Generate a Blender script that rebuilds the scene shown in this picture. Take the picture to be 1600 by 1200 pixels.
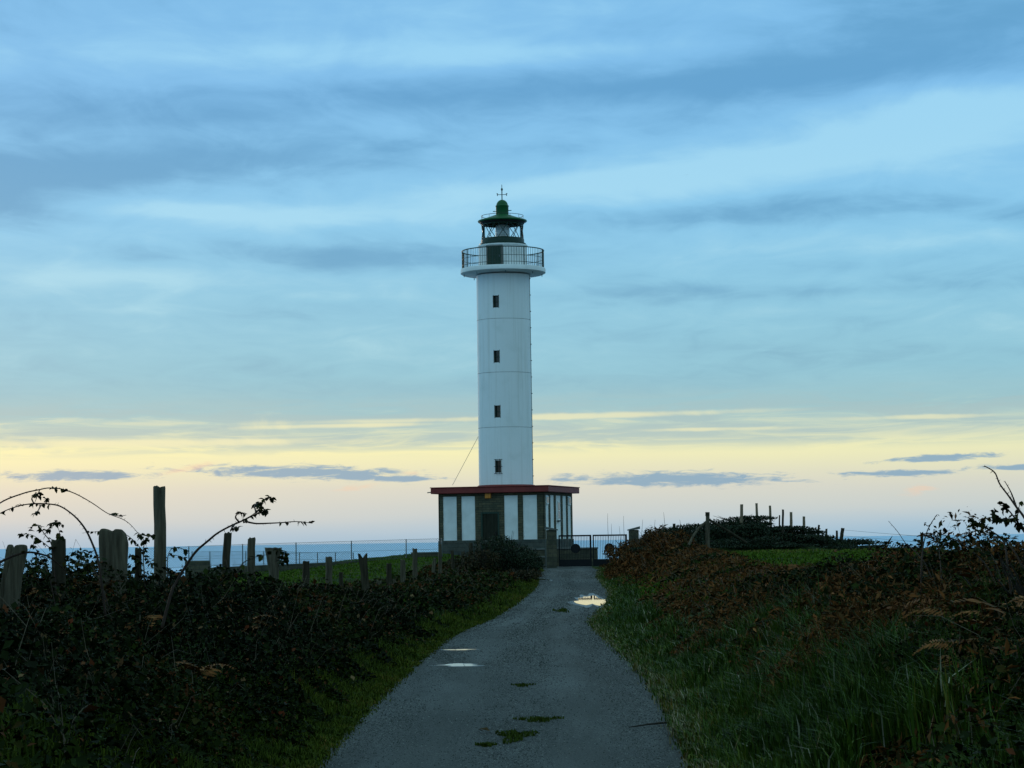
import bpy, bmesh, math, random
import numpy as np
from mathutils import Vector, Matrix
random.seed(7); rng = np.random.default_rng(7)
R = math.radians
for o in list(bpy.data.objects): bpy.data.objects.remove(o)
scene = bpy.context.scene
col = scene.collection

# ------------------------------------------------------------------ camera
F = 3550.0                      # focal length in photo pixels (1600 wide): an 80 mm lens
EYE = 1.65
PITCH = math.atan(243.5 / F)
ROLL = R(0.85)
cam_d = bpy.data.cameras.new('camera'); cam = bpy.data.objects.new('camera', cam_d); col.objects.link(cam)
cam_d.sensor_width = 36.0; cam_d.lens = 36.0 * F / 1600.0
cam_d.clip_start = 0.1; cam_d.clip_end = 400000
CAMROT = Matrix.Rotation(PITCH, 3, 'X') @ Matrix.Rotation(R(90), 3, 'X')
CAMROT = CAMROT @ Matrix.Rotation(-ROLL, 3, 'Z')
cam.matrix_world = Matrix.Translation((0, 0, EYE)) @ CAMROT.to_4x4()
scene.camera = cam
scene.render.resolution_x = 1024; scene.render.resolution_y = 768

def ray(px, py):
    v = CAMROT @ Vector(((px - 800) / F, (600 - py) / F, -1))
    return v / v.y
def P(px, py, d):               # point of the place seen at a photo pixel, d metres down the lane
    v = ray(px, py); return Vector((v.x * d, d, EYE + v.z * d))
def lin(c):
    return tuple(((x/255)/12.92 if x/255 <= .04045 else ((x/255+.055)/1.055)**2.4) for x in c)

# ------------------------------------------------------------------ world: dusk sky with layered cloud
SUN_AZ, SUN_EL = R(-24), R(3.0)      # left of the lighthouse, low
world = bpy.data.worlds.new('World'); scene.world = world; world.use_nodes = True
wt = world.node_tree; wt.nodes.clear()
class NT:
    def __init__(s, t): s.t = t
    def set(s, sock, v):
        if isinstance(v, bpy.types.NodeSocket): s.t.links.new(v, sock)
        elif isinstance(v, tuple) and sock.type == 'RGBA' and len(v) == 3: sock.default_value = (*v, 1)
        else: sock.default_value = v
    def m(s, op, a, b=0.0, c=None, clamp=False):
        n = s.t.nodes.new('ShaderNodeMath'); n.operation = op; n.use_clamp = clamp
        s.set(n.inputs[0], a); s.set(n.inputs[1], b)
        if c is not None: s.set(n.inputs[2], c)
        return n.outputs[0]
    def sm(s, x, a, b, lo=0.0, hi=1.0):
        n = s.t.nodes.new('ShaderNodeMapRange'); n.interpolation_type = 'SMOOTHSTEP'
        s.set(n.inputs[0], x); n.inputs[1].default_value = a; n.inputs[2].default_value = b
        n.inputs[3].default_value = lo; n.inputs[4].default_value = hi
        return n.outputs[0]
    def mix(s, f, a, b, bt='MIX'):
        n = s.t.nodes.new('ShaderNodeMix'); n.data_type = 'RGBA'; n.blend_type = bt
        s.set(n.inputs[0], f); s.set(n.inputs[6], a); s.set(n.inputs[7], b)
        return n.outputs[2]
    def xyz(s, x, y, z=0.0):
        n = s.t.nodes.new('ShaderNodeCombineXYZ')
        for i, v in enumerate((x, y, z)): s.set(n.inputs[i], v)
        return n.outputs[0]
    def noise(s, vec, scale, detail=4, rough=.55, dist=0.0, out='Fac'):
        n = s.t.nodes.new('ShaderNodeTexNoise')
        if vec is not None: s.set(n.inputs['Vector'], vec)
        n.inputs['Scale'].default_value = scale; n.inputs['Detail'].default_value = detail
        n.inputs['Roughness'].default_value = rough; n.inputs['Distortion'].default_value = dist
        return n.outputs[out]
    def ramp(s, f, stops, interp='LINEAR'):
        n = s.t.nodes.new('ShaderNodeValToRGB'); cr = n.color_ramp; cr.interpolation = interp
        s.set(n.inputs[0], f)
        while len(cr.elements) < len(stops): cr.elements.new(.5)
        for e, (p, c) in zip(cr.elements, stops):
            e.position = p; e.color = (*c, 1) if len(c) == 3 else c
        return n.outputs[0]
W = NT(wt)
tc = wt.nodes.new('ShaderNodeTexCoord')
sep = wt.nodes.new('ShaderNodeSeparateXYZ'); wt.links.new(tc.outputs['Generated'], sep.inputs[0])
dx, dy, dz = sep.outputs
az = W.m('ARCTAN2', dx, dy)                              # 0 towards the lighthouse
el = W.m('ARCSINE', dz)
U = W.m('MULTIPLY', az, F); V = W.m('MULTIPLY', el, F)  # angles in 1/3550 rad steps
warpc = W.xyz(W.m('DIVIDE', U, 170), W.m('DIVIDE', V, 38), 0.0)
wn = W.noise(warpc, 1.0, 5, .6); wn2 = W.noise(W.xyz(W.m('DIVIDE', U, 420), W.m('DIVIDE', V, 90), 7.3), 1.0, 4, .55)
Vw = W.m('ADD', V, W.m('MULTIPLY', W.m('SUBTRACT', wn2, .5), 46))
VMAX = 1800.0
def vr(stops): return [(min(1, p / VMAX), lin(c)) for p, c in stops]
Vn = W.m('DIVIDE', W.m('ADD', V, W.m('MULTIPLY', W.m('SUBTRACT', wn2, .5), 22)), VMAX, clamp=True)
UPPER = [(200,(158,200,208)),(260,(148,202,220)),(380,(143,203,230)),(500,(140,204,240)),(700,(130,194,240)),(846,(128,192,238)),(1150,(146,206,238)),(1800,(158,206,222))]
warm = W.ramp(Vn, vr([(0,(160,194,216)),(18,(178,202,216)),(38,(200,211,212)),(80,(220,220,206)),(118,(240,237,196)),(142,(250,246,190)),(160,(212,222,196))] + UPPER))
cool = W.ramp(Vn, vr([(0,(154,192,216)),(18,(172,200,216)),(44,(196,210,212)),(95,(208,216,206)),(125,(212,222,200)),(146,(214,226,202)),(160,(190,212,206))] + UPPER))
azf = W.sm(W.m('ABSOLUTE', W.m('ADD', az, R(13))), R(2), R(62))
base = W.mix(azf, warm, cool)
# high layered cloud, seen on a flat ceiling so that it foreshortens to the horizon
zz = W.m('ADD', W.m('ABSOLUTE', dz), 0.045)
cu, cv = W.m('DIVIDE', dx, zz), W.m('DIVIDE', dy, zz)
pl = W.xyz(W.m('MULTIPLY', cu, .85), cv, 2.0)
n1 = W.noise(pl, .95, 6, .52, .5); n2 = W.noise(W.xyz(W.m('MULTIPLY', cu, 1.9), cv, 9.0), 2.2, 8, .58, .9)
val = W.m('ADD', W.m('MULTIPLY', W.m('SUBTRACT', n1, .5), W.sm(V, 800, 1100, .9, 2.0)), W.m('MULTIPLY', W.m('SUBTRACT', n2, .5), 1.2))
n3 = W.noise(W.xyz(W.m('DIVIDE', U, 210), W.m('DIVIDE', V, 62), 4.0), 1.0, 7, .56, .7)
val = W.m('ADD', val, W.m('MULTIPLY', W.m('SUBTRACT', n3, .5), 1.15))
def blob(px, py, su, sv, slope=0.0, wob=1.0):          # a soft cloud bank at an azimuth and elevation
    u0 = px - 800; v0 = 846 - .0148 * u0 - py
    du = W.m('SUBTRACT', U, u0)
    dv = W.m('SUBTRACT', W.m('SUBTRACT', Vw if wob else V, v0), W.m('MULTIPLY', du, slope))
    a = W.m('DIVIDE', du, su); b = W.m('DIVIDE', dv, sv)
    return W.m('EXPONENT', W.m('MULTIPLY', W.m('ADD', W.m('MULTIPLY', a, a), W.m('MULTIPLY', b, b)), -1.0))
for px, py, su, sv, sl, amp in [(180,270,560,42,.05,-.95),(-40,345,200,26,.02,-.7),(500,165,900,34,.03,-.55),(1150,140,420,34,.05,-.4),(1480,50,420,75,.05,-.75),
        (150,30,330,42,0,-.15),(800,20,420,40,0,.25),(450,98,470,22,.02,.6),(900,85,260,20,.02,.5),(1230,255,400,40,.12,1.0),(760,305,300,18,.12,.6),(1560,185,200,40,.1,.6),
        (320,340,170,13,-.02,.95),(540,350,260,14,.04,.5),(510,408,250,20,-.03,-.9),(150,445,300,24,.02,.75),(210,487,140,10,0,.4),(1180,338,330,20,-.01,-.75),(1420,390,260,16,.02,.45),
        (1260,458,420,14,.01,-.6),(480,470,240,12,-.03,.3),(1000,500,400,16,.01,.2),(600,612,1000,24,0,-.4),(250,560,400,14,.01,.15),(1500,560,300,14,0,-.2)]:
    val = W.m('ADD', val, W.m('MULTIPLY', blob(px, py, su, sv, sl), amp))
hi = W.sm(V, 170, 300)                                  # the ceiling stops over the clear band
dark = W.ramp(Vn, vr([(0,(130,174,196)),(250,(132,182,204)),(420,(108,170,208)),(700,(96,162,210)),(1100,(104,166,204)),(1800,(116,164,182))]))
lite = W.ramp(Vn, vr([(0,(190,220,226)),(300,(172,220,234)),(500,(168,222,247)),(800,(156,216,250)),(1200,(176,226,246)),(1800,(184,224,234))]))
c = W.mix(W.m('MULTIPLY', W.m('MULTIPLY', W.sm(val, .08, -.95), hi), .9), base, dark)
c = W.mix(W.m('MULTIPLY', W.m('MULTIPLY', W.sm(val, -.08, .95), hi), .9), c, lite)
# broken sheet just above the clear band, with bright rims
st = W.noise(W.xyz(W.m('DIVIDE', U, 210), W.m('DIVIDE', V, 20), 3.0), 1.0, 7, .62, .8)
mid = W.m('MULTIPLY', W.sm(V, 128, 156), W.sm(V, 245, 185))
c = W.mix(W.m('MULTIPLY', W.m('MULTIPLY', W.sm(st, .38, .60), mid), .7), c, lin((168,196,200)))
rim = W.m('MULTIPLY', W.m('MULTIPLY', W.sm(st, .46, .28), mid), .5)
for b_ in [(840,655,430,6,.012),(1440,657,200,5,.0),(560,668,200,5,.01),(1110,674,120,4,.0),(250,697,420,8,.0)]:
    rim = W.m('MAXIMUM', rim, W.sm(W.m('ADD', blob(*b_, wob=0), W.m('MULTIPLY', W.m('SUBTRACT', n3, .5), 2.2)), .3, 1.05))
rim = W.m('MULTIPLY', rim, W.m('MULTIPLY', W.sm(V, 118, 140), W.sm(V, 225, 190)))
c = W.mix(W.m('MULTIPLY', rim, W.m('SUBTRACT', .85, W.m('MULTIPLY', azf, .8))), c, lin((240,238,196)))
# small dark cloud bars low over the sea and a few pink puffs
rag = W.m('MULTIPLY', W.m('SUBTRACT', W.noise(W.xyz(W.m('DIVIDE', U, 48), W.m('DIVIDE', V, 9), 1.0), 1.0, 7, .68, .5), .5), 1.9)
def bars(lst, lo, hi_, colr, k):
    global c
    tot = None
    for b in lst:
        e = blob(*b, wob=0)
        tot = e if tot is None else W.m('MAXIMUM', tot, e)
    c = W.mix(W.m('MULTIPLY', W.sm(W.m('ADD', tot, rag), lo, hi_), k), c, colr)
bars([(470,741,210,13,-.035),(1050,752,210,14,-.02),(1460,721,115,6,.03),(1405,743,110,6,0),(1580,735,80,6,0),(120,748,130,10,0),(600,750,110,7,-.03)], .36, .86, lin((138,174,198)), .95)
bars([(560,764,50,7,.1),(1425,768,40,14,.15),(640,742,24,5,0),(300,735,60,8,.2)], .5, 1.2, lin((244,208,180)), .55)
sky = wt.nodes.new('ShaderNodeTexSky'); sky.sky_type = 'NISHITA'; sky.sun_disc = False
sky.sun_elevation = SUN_EL; sky.sun_rotation = SUN_AZ; sky.altitude = 110; sky.dust_density = 1.2
ns = W.mix(1.0, sky.outputs[0], (.08, .08, .08), 'MULTIPLY')
c = W.mix(.06, c, ns)
bg = wt.nodes.new('ShaderNodeBackground'); wt.links.new(c, bg.inputs[0]); bg.inputs[1].default_value = 1.0
wo = wt.nodes.new('ShaderNodeOutputWorld'); wt.links.new(bg.outputs[0], wo.inputs[0])

# ------------------------------------------------------------------ sun (veiled, almost set)
sd = bpy.data.lights.new('sun', 'SUN'); sd.energy = .5; sd.angle = R(12); sd.color = (1, .82, .6)
so = bpy.data.objects.new('sun', sd); col.objects.link(so)
sdir = Vector((math.sin(SUN_AZ) * math.cos(SUN_EL), math.cos(SUN_AZ) * math.cos(SUN_EL), math.sin(SUN_EL)))
so.rotation_euler = sdir.to_track_quat('Z', 'Y').to_euler(); so.location = sdir * 300 + Vector((0, 0, 50))
vs = scene.view_settings; vs.view_transform = 'Standard'; vs.look = 'None'; vs.gamma = 1; vs.exposure = 0.0; vs.use_curve_mapping = False

# ------------------------------------------------------------------ materials
def mat(name, colr, rough=.7, spec=.3, metal=0.0, var=None, scale=6.0, bump=0.0, bscale=30.0, stretch=None, coords='Object'):
    m = bpy.data.materials.new(name); m.use_nodes = True
    t = NT(m.node_tree); b = m.node_tree.nodes['Principled BSDF']
    b.inputs['Roughness'].default_value = rough; b.inputs['Specular IOR Level'].default_value = spec
    b.inputs['Metallic'].default_value = metal
    tcn = m.node_tree.nodes.new('ShaderNodeTexCoord'); v = tcn.outputs[coords]
    if stretch:
        mp = m.node_tree.nodes.new('ShaderNodeMapping'); mp.inputs['Scale'].default_value = stretch
        m.node_tree.links.new(v, mp.inputs[0]); v = mp.outputs[0]
    if var:
        n = t.noise(v, scale, 6, .6)
        cc = t.ramp(n, [(.3, colr), (.7, var)]); t.set(b.inputs['Base Color'], cc)
    else: b.inputs['Base Color'].default_value = (*colr, 1)
    if bump:
        bn = m.node_tree.nodes.new('ShaderNodeBump'); bn.inputs['Strength'].default_value = bump; bn.inputs['Distance'].default_value = .02
        t.set(bn.inputs['Height'], t.noise(v, bscale, 5, .6)); t.set(b.inputs['Normal'], bn.outputs[0])
    m['v'] = 0
    return m
def foliage_mat(name, stops, rough=.5, spec=.35):
    m = bpy.data.materials.new(name); m.use_nodes = True; t = NT(m.node_tree)
    b = m.node_tree.nodes['Principled BSDF']
    a = m.node_tree.nodes.new('ShaderNodeAttribute'); a.attribute_name = 'tone'
    t.set(b.inputs['Base Color'], t.ramp(a.outputs['Fac'], stops))
    b.inputs['Roughness'].default_value = rough; b.inputs['Specular IOR Level'].default_value = spec
    return m
MT = {}
MT['bramble'] = foliage_mat('bramble_leaf', [(0,(.005,.007,.002)),(.4,(.010,.017,.003)),(.62,(.024,.034,.005)),(.78,(.044,.026,.006)),(.9,(.10,.022,.008)),(1,(.16,.10,.045))], .7, .04)
MT['bracken'] = foliage_mat('bracken_leaf', [(0,(.018,.018,.007)),(.3,(.056,.034,.011)),(.6,(.115,.044,.013)),(.85,(.18,.062,.016)),(1,(.25,.12,.04))], .7, .05)
MT['grass'] = foliage_mat('grass_blade', [(0,(.024,.048,.006)),(.5,(.052,.092,.008)),(.75,(.10,.125,.013)),(.9,(.17,.10,.018)),(1,(.36,.33,.22))], .5, .14)
MT['field_grass'] = foliage_mat('field_grass', [(0,(.034,.066,.005)),(.6,(.062,.108,.007)),(.9,(.10,.125,.012)),(1,(.15,.12,.03))], .7, .06)
MT['moss'] = foliage_mat('moss', [(0,(.028,.045,.005)),(.7,(.062,.078,.006)),(1,(.13,.09,.018))], .75, .06)
MT['shrub'] = foliage_mat('shrub_leaf', [(0,(.008,.016,.008)),(.6,(.016,.028,.011)),(.85,(.03,.034,.014)),(1,(.06,.034,.016))], .6, .1)
MT['brown_shrub'] = foliage_mat('brown_shrub_leaf', [(0,(.012,.016,.007)),(.5,(.032,.028,.011)),(.8,(.07,.035,.014)),(1,(.11,.06,.025))], .65, .08)
MT['stem'] = mat('bramble_stem', (.016,.009,.006), .7, .1, var=(.030,.016,.010), scale=20)
MT['dry_stem'] = mat('dry_stem', (.07,.045,.028), .7, .2, var=(.13,.10,.065), scale=14)
MT['wood'] = mat('weathered_wood', (.030,.025,.017), .95, .04, var=(.15,.125,.085), scale=2.2, bump=.9, bscale=5.0, stretch=(7,7,.7))
MT['wood_dark'] = mat('dark_damp_wood', (.018,.015,.010), .95, .04, var=(.075,.062,.04), scale=2.2, bump=.9, bscale=5.0, stretch=(7,7,.7))
MT['wood_new'] = mat('sawn_wood', (.16,.11,.065), .8, .2, var=(.26,.19,.12), scale=3.0, bump=.4, bscale=6.0, stretch=(6,6,.6))
MT['white'] = mat('white_render', (.68,.69,.67), .75, .25, var=(.85,.86,.85), scale=1.6, bump=.12, bscale=25)
MT['red'] = mat('red_paint', (.16,.024,.022), .6, .3, var=(.24,.035,.03), scale=2.5, bump=.2, bscale=12)
MT['green'] = mat('green_paint', (.005,.075,.02), .5, .3, var=(.006,.105,.028), scale=4)
MT['green_dark'] = mat('dark_green_paint', (.004,.026,.014), .45, .4, var=(.005,.034,.018), scale=4)
MT['iron'] = mat('railing_iron', (.010,.040,.028), .5, .4)
MT['black_iron'] = mat('black_iron', (.007,.008,.010), .6, .15, var=(.011,.011,.012), scale=5)
MT['galv'] = mat('galvanised_steel', (.10,.13,.14), .5, .4, .3)
MT['orange'] = mat('orange_plastic', (.65,.22,.02), .5, .4)
MT['dark_glass'] = mat('dark_glass', (.012,.016,.016), .12, .5)
MT['lensmetal'] = mat('lamp_metal', (.6,.62,.6), .3, .5, .2)
MT['wood_door'] = mat('old_door_wood', (.014,.017,.012), .8, .1, var=(.035,.036,.025), scale=3, bump=.3, bscale=8, stretch=(6,6,.6))
MT['bark'] = mat('twig_bark', (.025,.02,.015), .8, .15)
def glass_mat():
    m = bpy.data.materials.new('lantern_glass'); m.use_nodes = True; nt = m.node_tree; t = NT(nt)
    g = nt.nodes.new('ShaderNodeBsdfGlossy'); g.inputs['Roughness'].default_value = .03
    tr = nt.nodes.new('ShaderNodeBsdfTransparent'); tr.inputs[0].default_value = (.97,.985,.985,1)
    lw = nt.nodes.new('ShaderNodeFresnel'); lw.inputs[0].default_value = 1.15
    mx = nt.nodes.new('ShaderNodeMixShader'); nt.links.new(lw.outputs[0], mx.inputs[0]); nt.links.new(tr.outputs[0], mx.inputs[1]); nt.links.new(g.outputs[0], mx.inputs[2])
    nt.links.new(mx.outputs[0], nt.nodes['Material Output'].inputs[0]); return m
MT['glass'] = glass_mat()
def stone_mat(name, a, b_, mortar, sx, sy, bump=.6):
    m = bpy.data.materials.new(name); m.use_nodes = True; nt = m.node_tree; t = NT(nt); b = nt.nodes['Principled BSDF']
    tcn = nt.nodes.new('ShaderNodeTexCoord'); s = nt.nodes.new('ShaderNodeSeparateXYZ'); nt.links.new(tcn.outputs['Object'], s.inputs[0])
    vec = t.xyz(t.m('ADD', s.outputs[0], s.outputs[1]), s.outputs[2], 0.0)
    br = nt.nodes.new('ShaderNodeTexBrick'); nt.links.new(vec, br.inputs['Vector'])
    br.inputs['Color1'].default_value = (*a,1); br.inputs['Color2'].default_value = (*b_,1); br.inputs['Mortar'].default_value = (*mortar,1)
    br.inputs['Scale'].default_value = 1; br.inputs['Brick Width'].default_value = sx; br.inputs['Row Height'].default_value = sy
    br.inputs['Mortar Size'].default_value = .012; br.inputs['Mortar Smooth'].default_value = .3
    n = t.noise(tcn.outputs['Object'], 3.5, 6, .65)
    t.set(b.inputs['Base Color'], t.mix(.75, br.outputs[0], t.ramp(n, [(.3,(.45,.45,.42)),(.7,(1.3,1.25,1.1))]), 'MULTIPLY'))
    b.inputs['Roughness'].default_value = .85; b.inputs['Specular IOR Level'].default_value = .2
    bn = nt.nodes.new('ShaderNodeBump'); bn.inputs['Strength'].default_value = bump; bn.inputs['Distance'].default_value = .03
    t.set(bn.inputs['Height'], t.m('ADD', t.m('MULTIPLY', br.outputs['Fac'], -1.0), n)); t.set(b.inputs['Normal'], bn.outputs[0])
    return m
MT['stone'] = stone_mat('slate_stone', (.075,.078,.056), (.12,.105,.068), (.045,.048,.04), .38, .12)
MT['plinth'] = stone_mat('plinth_stone', (.062,.075,.072), (.09,.092,.082), (.06,.065,.06), .6, .2)
MT['wallstone'] = stone_mat('rubble_stone', (.055,.058,.042), (.10,.09,.06), (.05,.05,.045), .42, .2)
MT['concrete'] = mat('old_concrete', (.085,.09,.082), .85, .2, var=(.15,.15,.135), scale=3, bump=.3, bscale=20)

# ------------------------------------------------------------------ helpers
def tag(o, label=None, cat=None, group=None, kind=None):
    if label: o['label'] = label
    if cat: o['category'] = cat
    if group: o['group'] = group
    if kind: o['kind'] = kind
    return o
def mesh_obj(name, verts, faces, m, parent=None, smooth=False):
    me = bpy.data.meshes.new(name); me.from_pydata([tuple(v) for v in verts], [], [tuple(f) for f in faces])
    if smooth: me.polygons.foreach_set('use_smooth', [True] * len(me.polygons))
    me.materials.append(m); me.update()
    o = bpy.data.objects.new(name, me); col.objects.link(o)
    if parent: o.parent = parent
    return o
def tri_obj(name, V_, T_, tone, m, parent=None, smooth=False):
    V_ = np.asarray(V_, dtype=np.float32); T_ = np.asarray(T_, dtype=np.int32)
    me = bpy.data.meshes.new(name); nf = len(T_)
    me.vertices.add(len(V_)); me.vertices.foreach_set('co', V_.ravel())
    me.loops.add(nf * 3); me.loops.foreach_set('vertex_index', T_.ravel())
    me.polygons.add(nf); me.polygons.foreach_set('loop_start', np.arange(0, nf*3, 3, dtype=np.int32)); me.polygons.foreach_set('loop_total', np.full(nf, 3, np.int32))
    me.update(calc_edges=True)
    if tone is not None:
        a = me.attributes.new('tone', 'FLOAT', 'FACE'); a.data.foreach_set('value', np.asarray(tone, np.float32))
    if smooth: me.polygons.foreach_set('use_smooth', np.ones(nf, bool))
    me.materials.append(m); me.validate()
    o = bpy.data.objects.new(name, me); col.objects.link(o)
    if parent: o.parent = parent
    return o
def empty(name, loc, rz=0):
    o = bpy.data.objects.new(name, None); col.objects.link(o); o.location = loc; o.rotation_euler = (0, 0, rz); o.empty_display_size = .2
    return o
def box(x0, x1, y0, y1, z0, z1):
    v = [(x, y, z) for z in (z0, z1) for y in (y0, y1) for x in (x0, x1)]
    return v, [(0,2,3,1), (4,5,7,6), (0,1,5,4), (2,6,7,3), (0,4,6,2), (1,3,7,5)]
def join(*parts):
    V_, F_ = [], []
    for v, f in parts:
        k = len(V_); V_ += [tuple(p) for p in v]; F_ += [tuple(i + k for i in q) for q in f]
    return V_, F_
def bevel_box(name, x0, x1, y0, y1, z0, z1, m, parent=None, w=.012):
    bm = bmesh.new(); v, f = box(x0, x1, y0, y1, z0, z1); vs_ = [bm.verts.new(p) for p in v]
    for q in f: bm.faces.new([vs_[i] for i in q])
    bmesh.ops.bevel(bm, geom=list(bm.edges), offset=w, segments=1, affect='EDGES')
    me = bpy.data.meshes.new(name); bm.to_mesh(me); bm.free(); me.materials.append(m)
    o = bpy.data.objects.new(name, me); col.objects.link(o)
    if parent: o.parent = parent
    return o
def lathe(profile, n=64, a0=0.0):
    V_, F_ = [], []
    for r, z in profile:
        for i in range(n):
            a = a0 + 2 * math.pi * i / n; V_.append((r * math.cos(a), r * math.sin(a), z))
    for j in range(len(profile) - 1):
        for i in range(n):
            k = (i + 1) % n; F_.append((j*n+i, j*n+k, (j+1)*n+k, (j+1)*n+i))
    return V_, F_
def tube(pts, rad, sides=6, cap=True):
    pts = [Vector(p) for p in pts]; V_, F_ = [], []
    if not hasattr(rad, '__len__'): rad = [rad] * len(pts)
    up = Vector((.13, .31, 1)).normalized()
    for i, p in enumerate(pts):
        t = (pts[min(i+1, len(pts)-1)] - pts[max(i-1, 0)]).normalized()
        ref = up if abs(t.dot(up)) < .95 else Vector((1, 0, 0))
        a = t.cross(ref).normalized(); b = t.cross(a)
        for k in range(sides):
            q = 2 * math.pi * k / sides; V_.append(p + (a * math.cos(q) + b * math.sin(q)) * rad[i])
    for i in range(len(pts) - 1):
        for k in range(sides):
            l = (k + 1) % sides; F_.append((i*sides+k, i*sides+l, (i+1)*sides+l, (i+1)*sides+k))
    if cap:
        F_.append(tuple(range(sides))[::-1]); F_.append(tuple(range((len(pts)-1)*sides, len(pts)*sides)))
    return V_, F_
def ring(r, z, t, n=64, sides=6):
    V_, F_ = [], []
    for i in range(n):
        a = 2 * math.pi * i / n
        for k in range(sides):
            q = 2 * math.pi * k / sides; rr = r + t * math.cos(q)
            V_.append((rr * math.cos(a), rr * math.sin(a), z + t * math.sin(q)))
    for i in range(n):
        j = (i + 1) % n
        for k in range(sides):
            l = (k + 1) % sides; F_.append((i*sides+k, j*sides+k, j*sides+l, i*sides+l))
    return V_, F_
# smooth value noise on the plane, for the lie of the land and the height of the scrub
_tab = rng.random((64, 64))
def vnoise(x, y, s=1.0):
    x = np.asarray(x, float) / s; y = np.asarray(y, float) / s
    i = np.floor(x).astype(int); j = np.floor(y).astype(int); fx = x - i; fy = y - j
    fx = fx*fx*(3-2*fx); fy = fy*fy*(3-2*fy)
    g = lambda a, b: _tab[a % 64, b % 64]
    return (g(i,j)*(1-fx)+g(i+1,j)*fx)*(1-fy) + (g(i,j+1)*(1-fx)+g(i+1,j+1)*fx)*fy
def sstep(a, b, x):
    t = np.clip((np.asarray(x, float) - a) / (b - a), 0, 1); return t*t*(3-2*t)

# ------------------------------------------------------------------ the lie of the land
SLOPE = .0028
def zroad(y): return SLOPE * np.clip(y, -60, 118)
def hit(px, py):
    v = ray(px, py); d = EYE / (SLOPE - v.z); return v.x * d, d
LE = [hit(*p) for p in [(500,1200),(545,1150),(590,1100),(632,1060),(655,1040),(672,1025),(696,1004),(728,985),(775,966),(808,945),(832,925),(841,915),(842,905),(836,897),(850,893)]]
RE = [hit(*p) for p in [(1072,1200),(1056,1150),(1034,1100),(1003,1060),(975,1030),(948,1005),(926,985),(920,972),(930,955),(946,940),(948,925),(938,912),(930,902),(932,893),(935,891)]]
LE.sort(key=lambda p: p[1]); RE.sort(key=lambda p: p[1])
ly, lx = np.array([-60, 8] + [p[1] for p in LE] + [125]), np.array([-1.5, -1.42] + [p[0] for p in LE] + [LE[-1][0]])
ry, rx = np.array([-60, 8] + [p[1] for p in RE] + [125]), np.array([1.35, 1.28] + [p[0] for p in RE] + [RE[-1][0]])
def xl(y): return np.interp(y, ly, lx)
def xr(y): return np.interp(y, ry, rx)
ex_y = np.array([-300, 0, 22, 32, 45, 60, 80, 95, 115, 400]); ex_x = np.array([-9, -6.0, -5.6, -5.9, -6.6, -8.6, -11.6, -13.8, -17, -20.])
def Z(x, y):
    x = np.asarray(x, float); y = np.asarray(y, float)
    zr = zroad(y); sl = xl(y) - x; sr = x - xr(y)
    zl = .45 + .0036 * np.clip(y, -20, 120) + .22 * sstep(34, 16, y)
    zl = zl - .085 * np.clip(-4.2 - x, 0, 30) * sstep(45, 92, y)
    zf = .80 + .0050 * np.clip(y - 20, -20, 80) - .04 * np.clip(x - 12, 0, 60) - .085 * np.clip(y - 100, 0, 40)
    z = zr + 0 * x
    zb_ = np.interp(y, [0, 28, 36, 46, 60, 85, 112], [.76, .74, .62, .46, .42, .56, .62])
    z = np.where(sl > 0, zr + (zb_ - zr) * sstep(.15, 2.2, sl) + (zl - zb_) * sstep(2.8, 6.0, sl), z)
    z = np.where(sr > 0, zr + (zf - zr) * sstep(.15, 3.4, sr), z)
    off = np.maximum(sl, sr)
    z = z + (vnoise(x, y, 1.7) - .5) * .16 * sstep(.2, 1.6, off) + (vnoise(x+9, y+4, .5) - .5) * .05 * sstep(.1, .8, off)
    z = z + sstep(1.5, 4.0, sr) * .9 * np.exp(-((x - 8.0) / 3.1)**2 - ((y - 83) / 4)**2)
    z = np.where(sl > 0, z + .14 * sstep(98, 112, y), z)
    d1 = np.clip(np.interp(y, ex_y, ex_x) - x, 0, None); d2 = np.clip(y - 131, 0, None); d3 = np.clip(x - 60, 0, None)
    z = z - np.clip(d1 * .75 + d2 * .8 + d3 * .5, 0, 112) * (1 + .25 * (vnoise(x, y, 9) - .5))
    return z
def zt(x, y): return float(Z(x, y))

xs = np.unique(np.concatenate([np.linspace(-260, -30, 24), np.linspace(-30, -10, 30), np.linspace(-10, 16, 140), np.linspace(16, 60, 40), np.linspace(60, 320, 24)]))
ys = np.unique(np.concatenate([np.linspace(-160, 0, 30), np.linspace(0, 60, 150), np.linspace(60, 135, 120), np.linspace(135, 320, 40)]))
GX, GY = np.meshgrid(xs, ys); GZ = Z(GX, GY)
road_in = (GX > xl(GY) - .05) & (GX < xr(GY) + .05) & (GY < 118)
GZ = np.where(road_in, GZ - .03, GZ)
nx, ny = len(xs), len(ys)
idx = np.arange(nx * ny).reshape(ny, nx)
a, b, c_, d_ = idx[:-1, :-1].ravel(), idx[:-1, 1:].ravel(), idx[1:, 1:].ravel(), idx[1:, :-1].ravel()
T_ = np.concatenate([np.stack([a, b, c_], 1), np.stack([a, c_, d_], 1)])
gm = mat('ground_turf', (.012,.020,.005), .95, .05, var=(.030,.052,.008), scale=1.1, bump=.8, bscale=9)
ground = tri_obj('ground', np.stack([GX.ravel(), GY.ravel(), GZ.ravel()], 1), T_, None, gm, smooth=True)
tag(ground, 'dark green turf and soil of the headland on both sides of the lane', 'ground', kind='structure')

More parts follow.
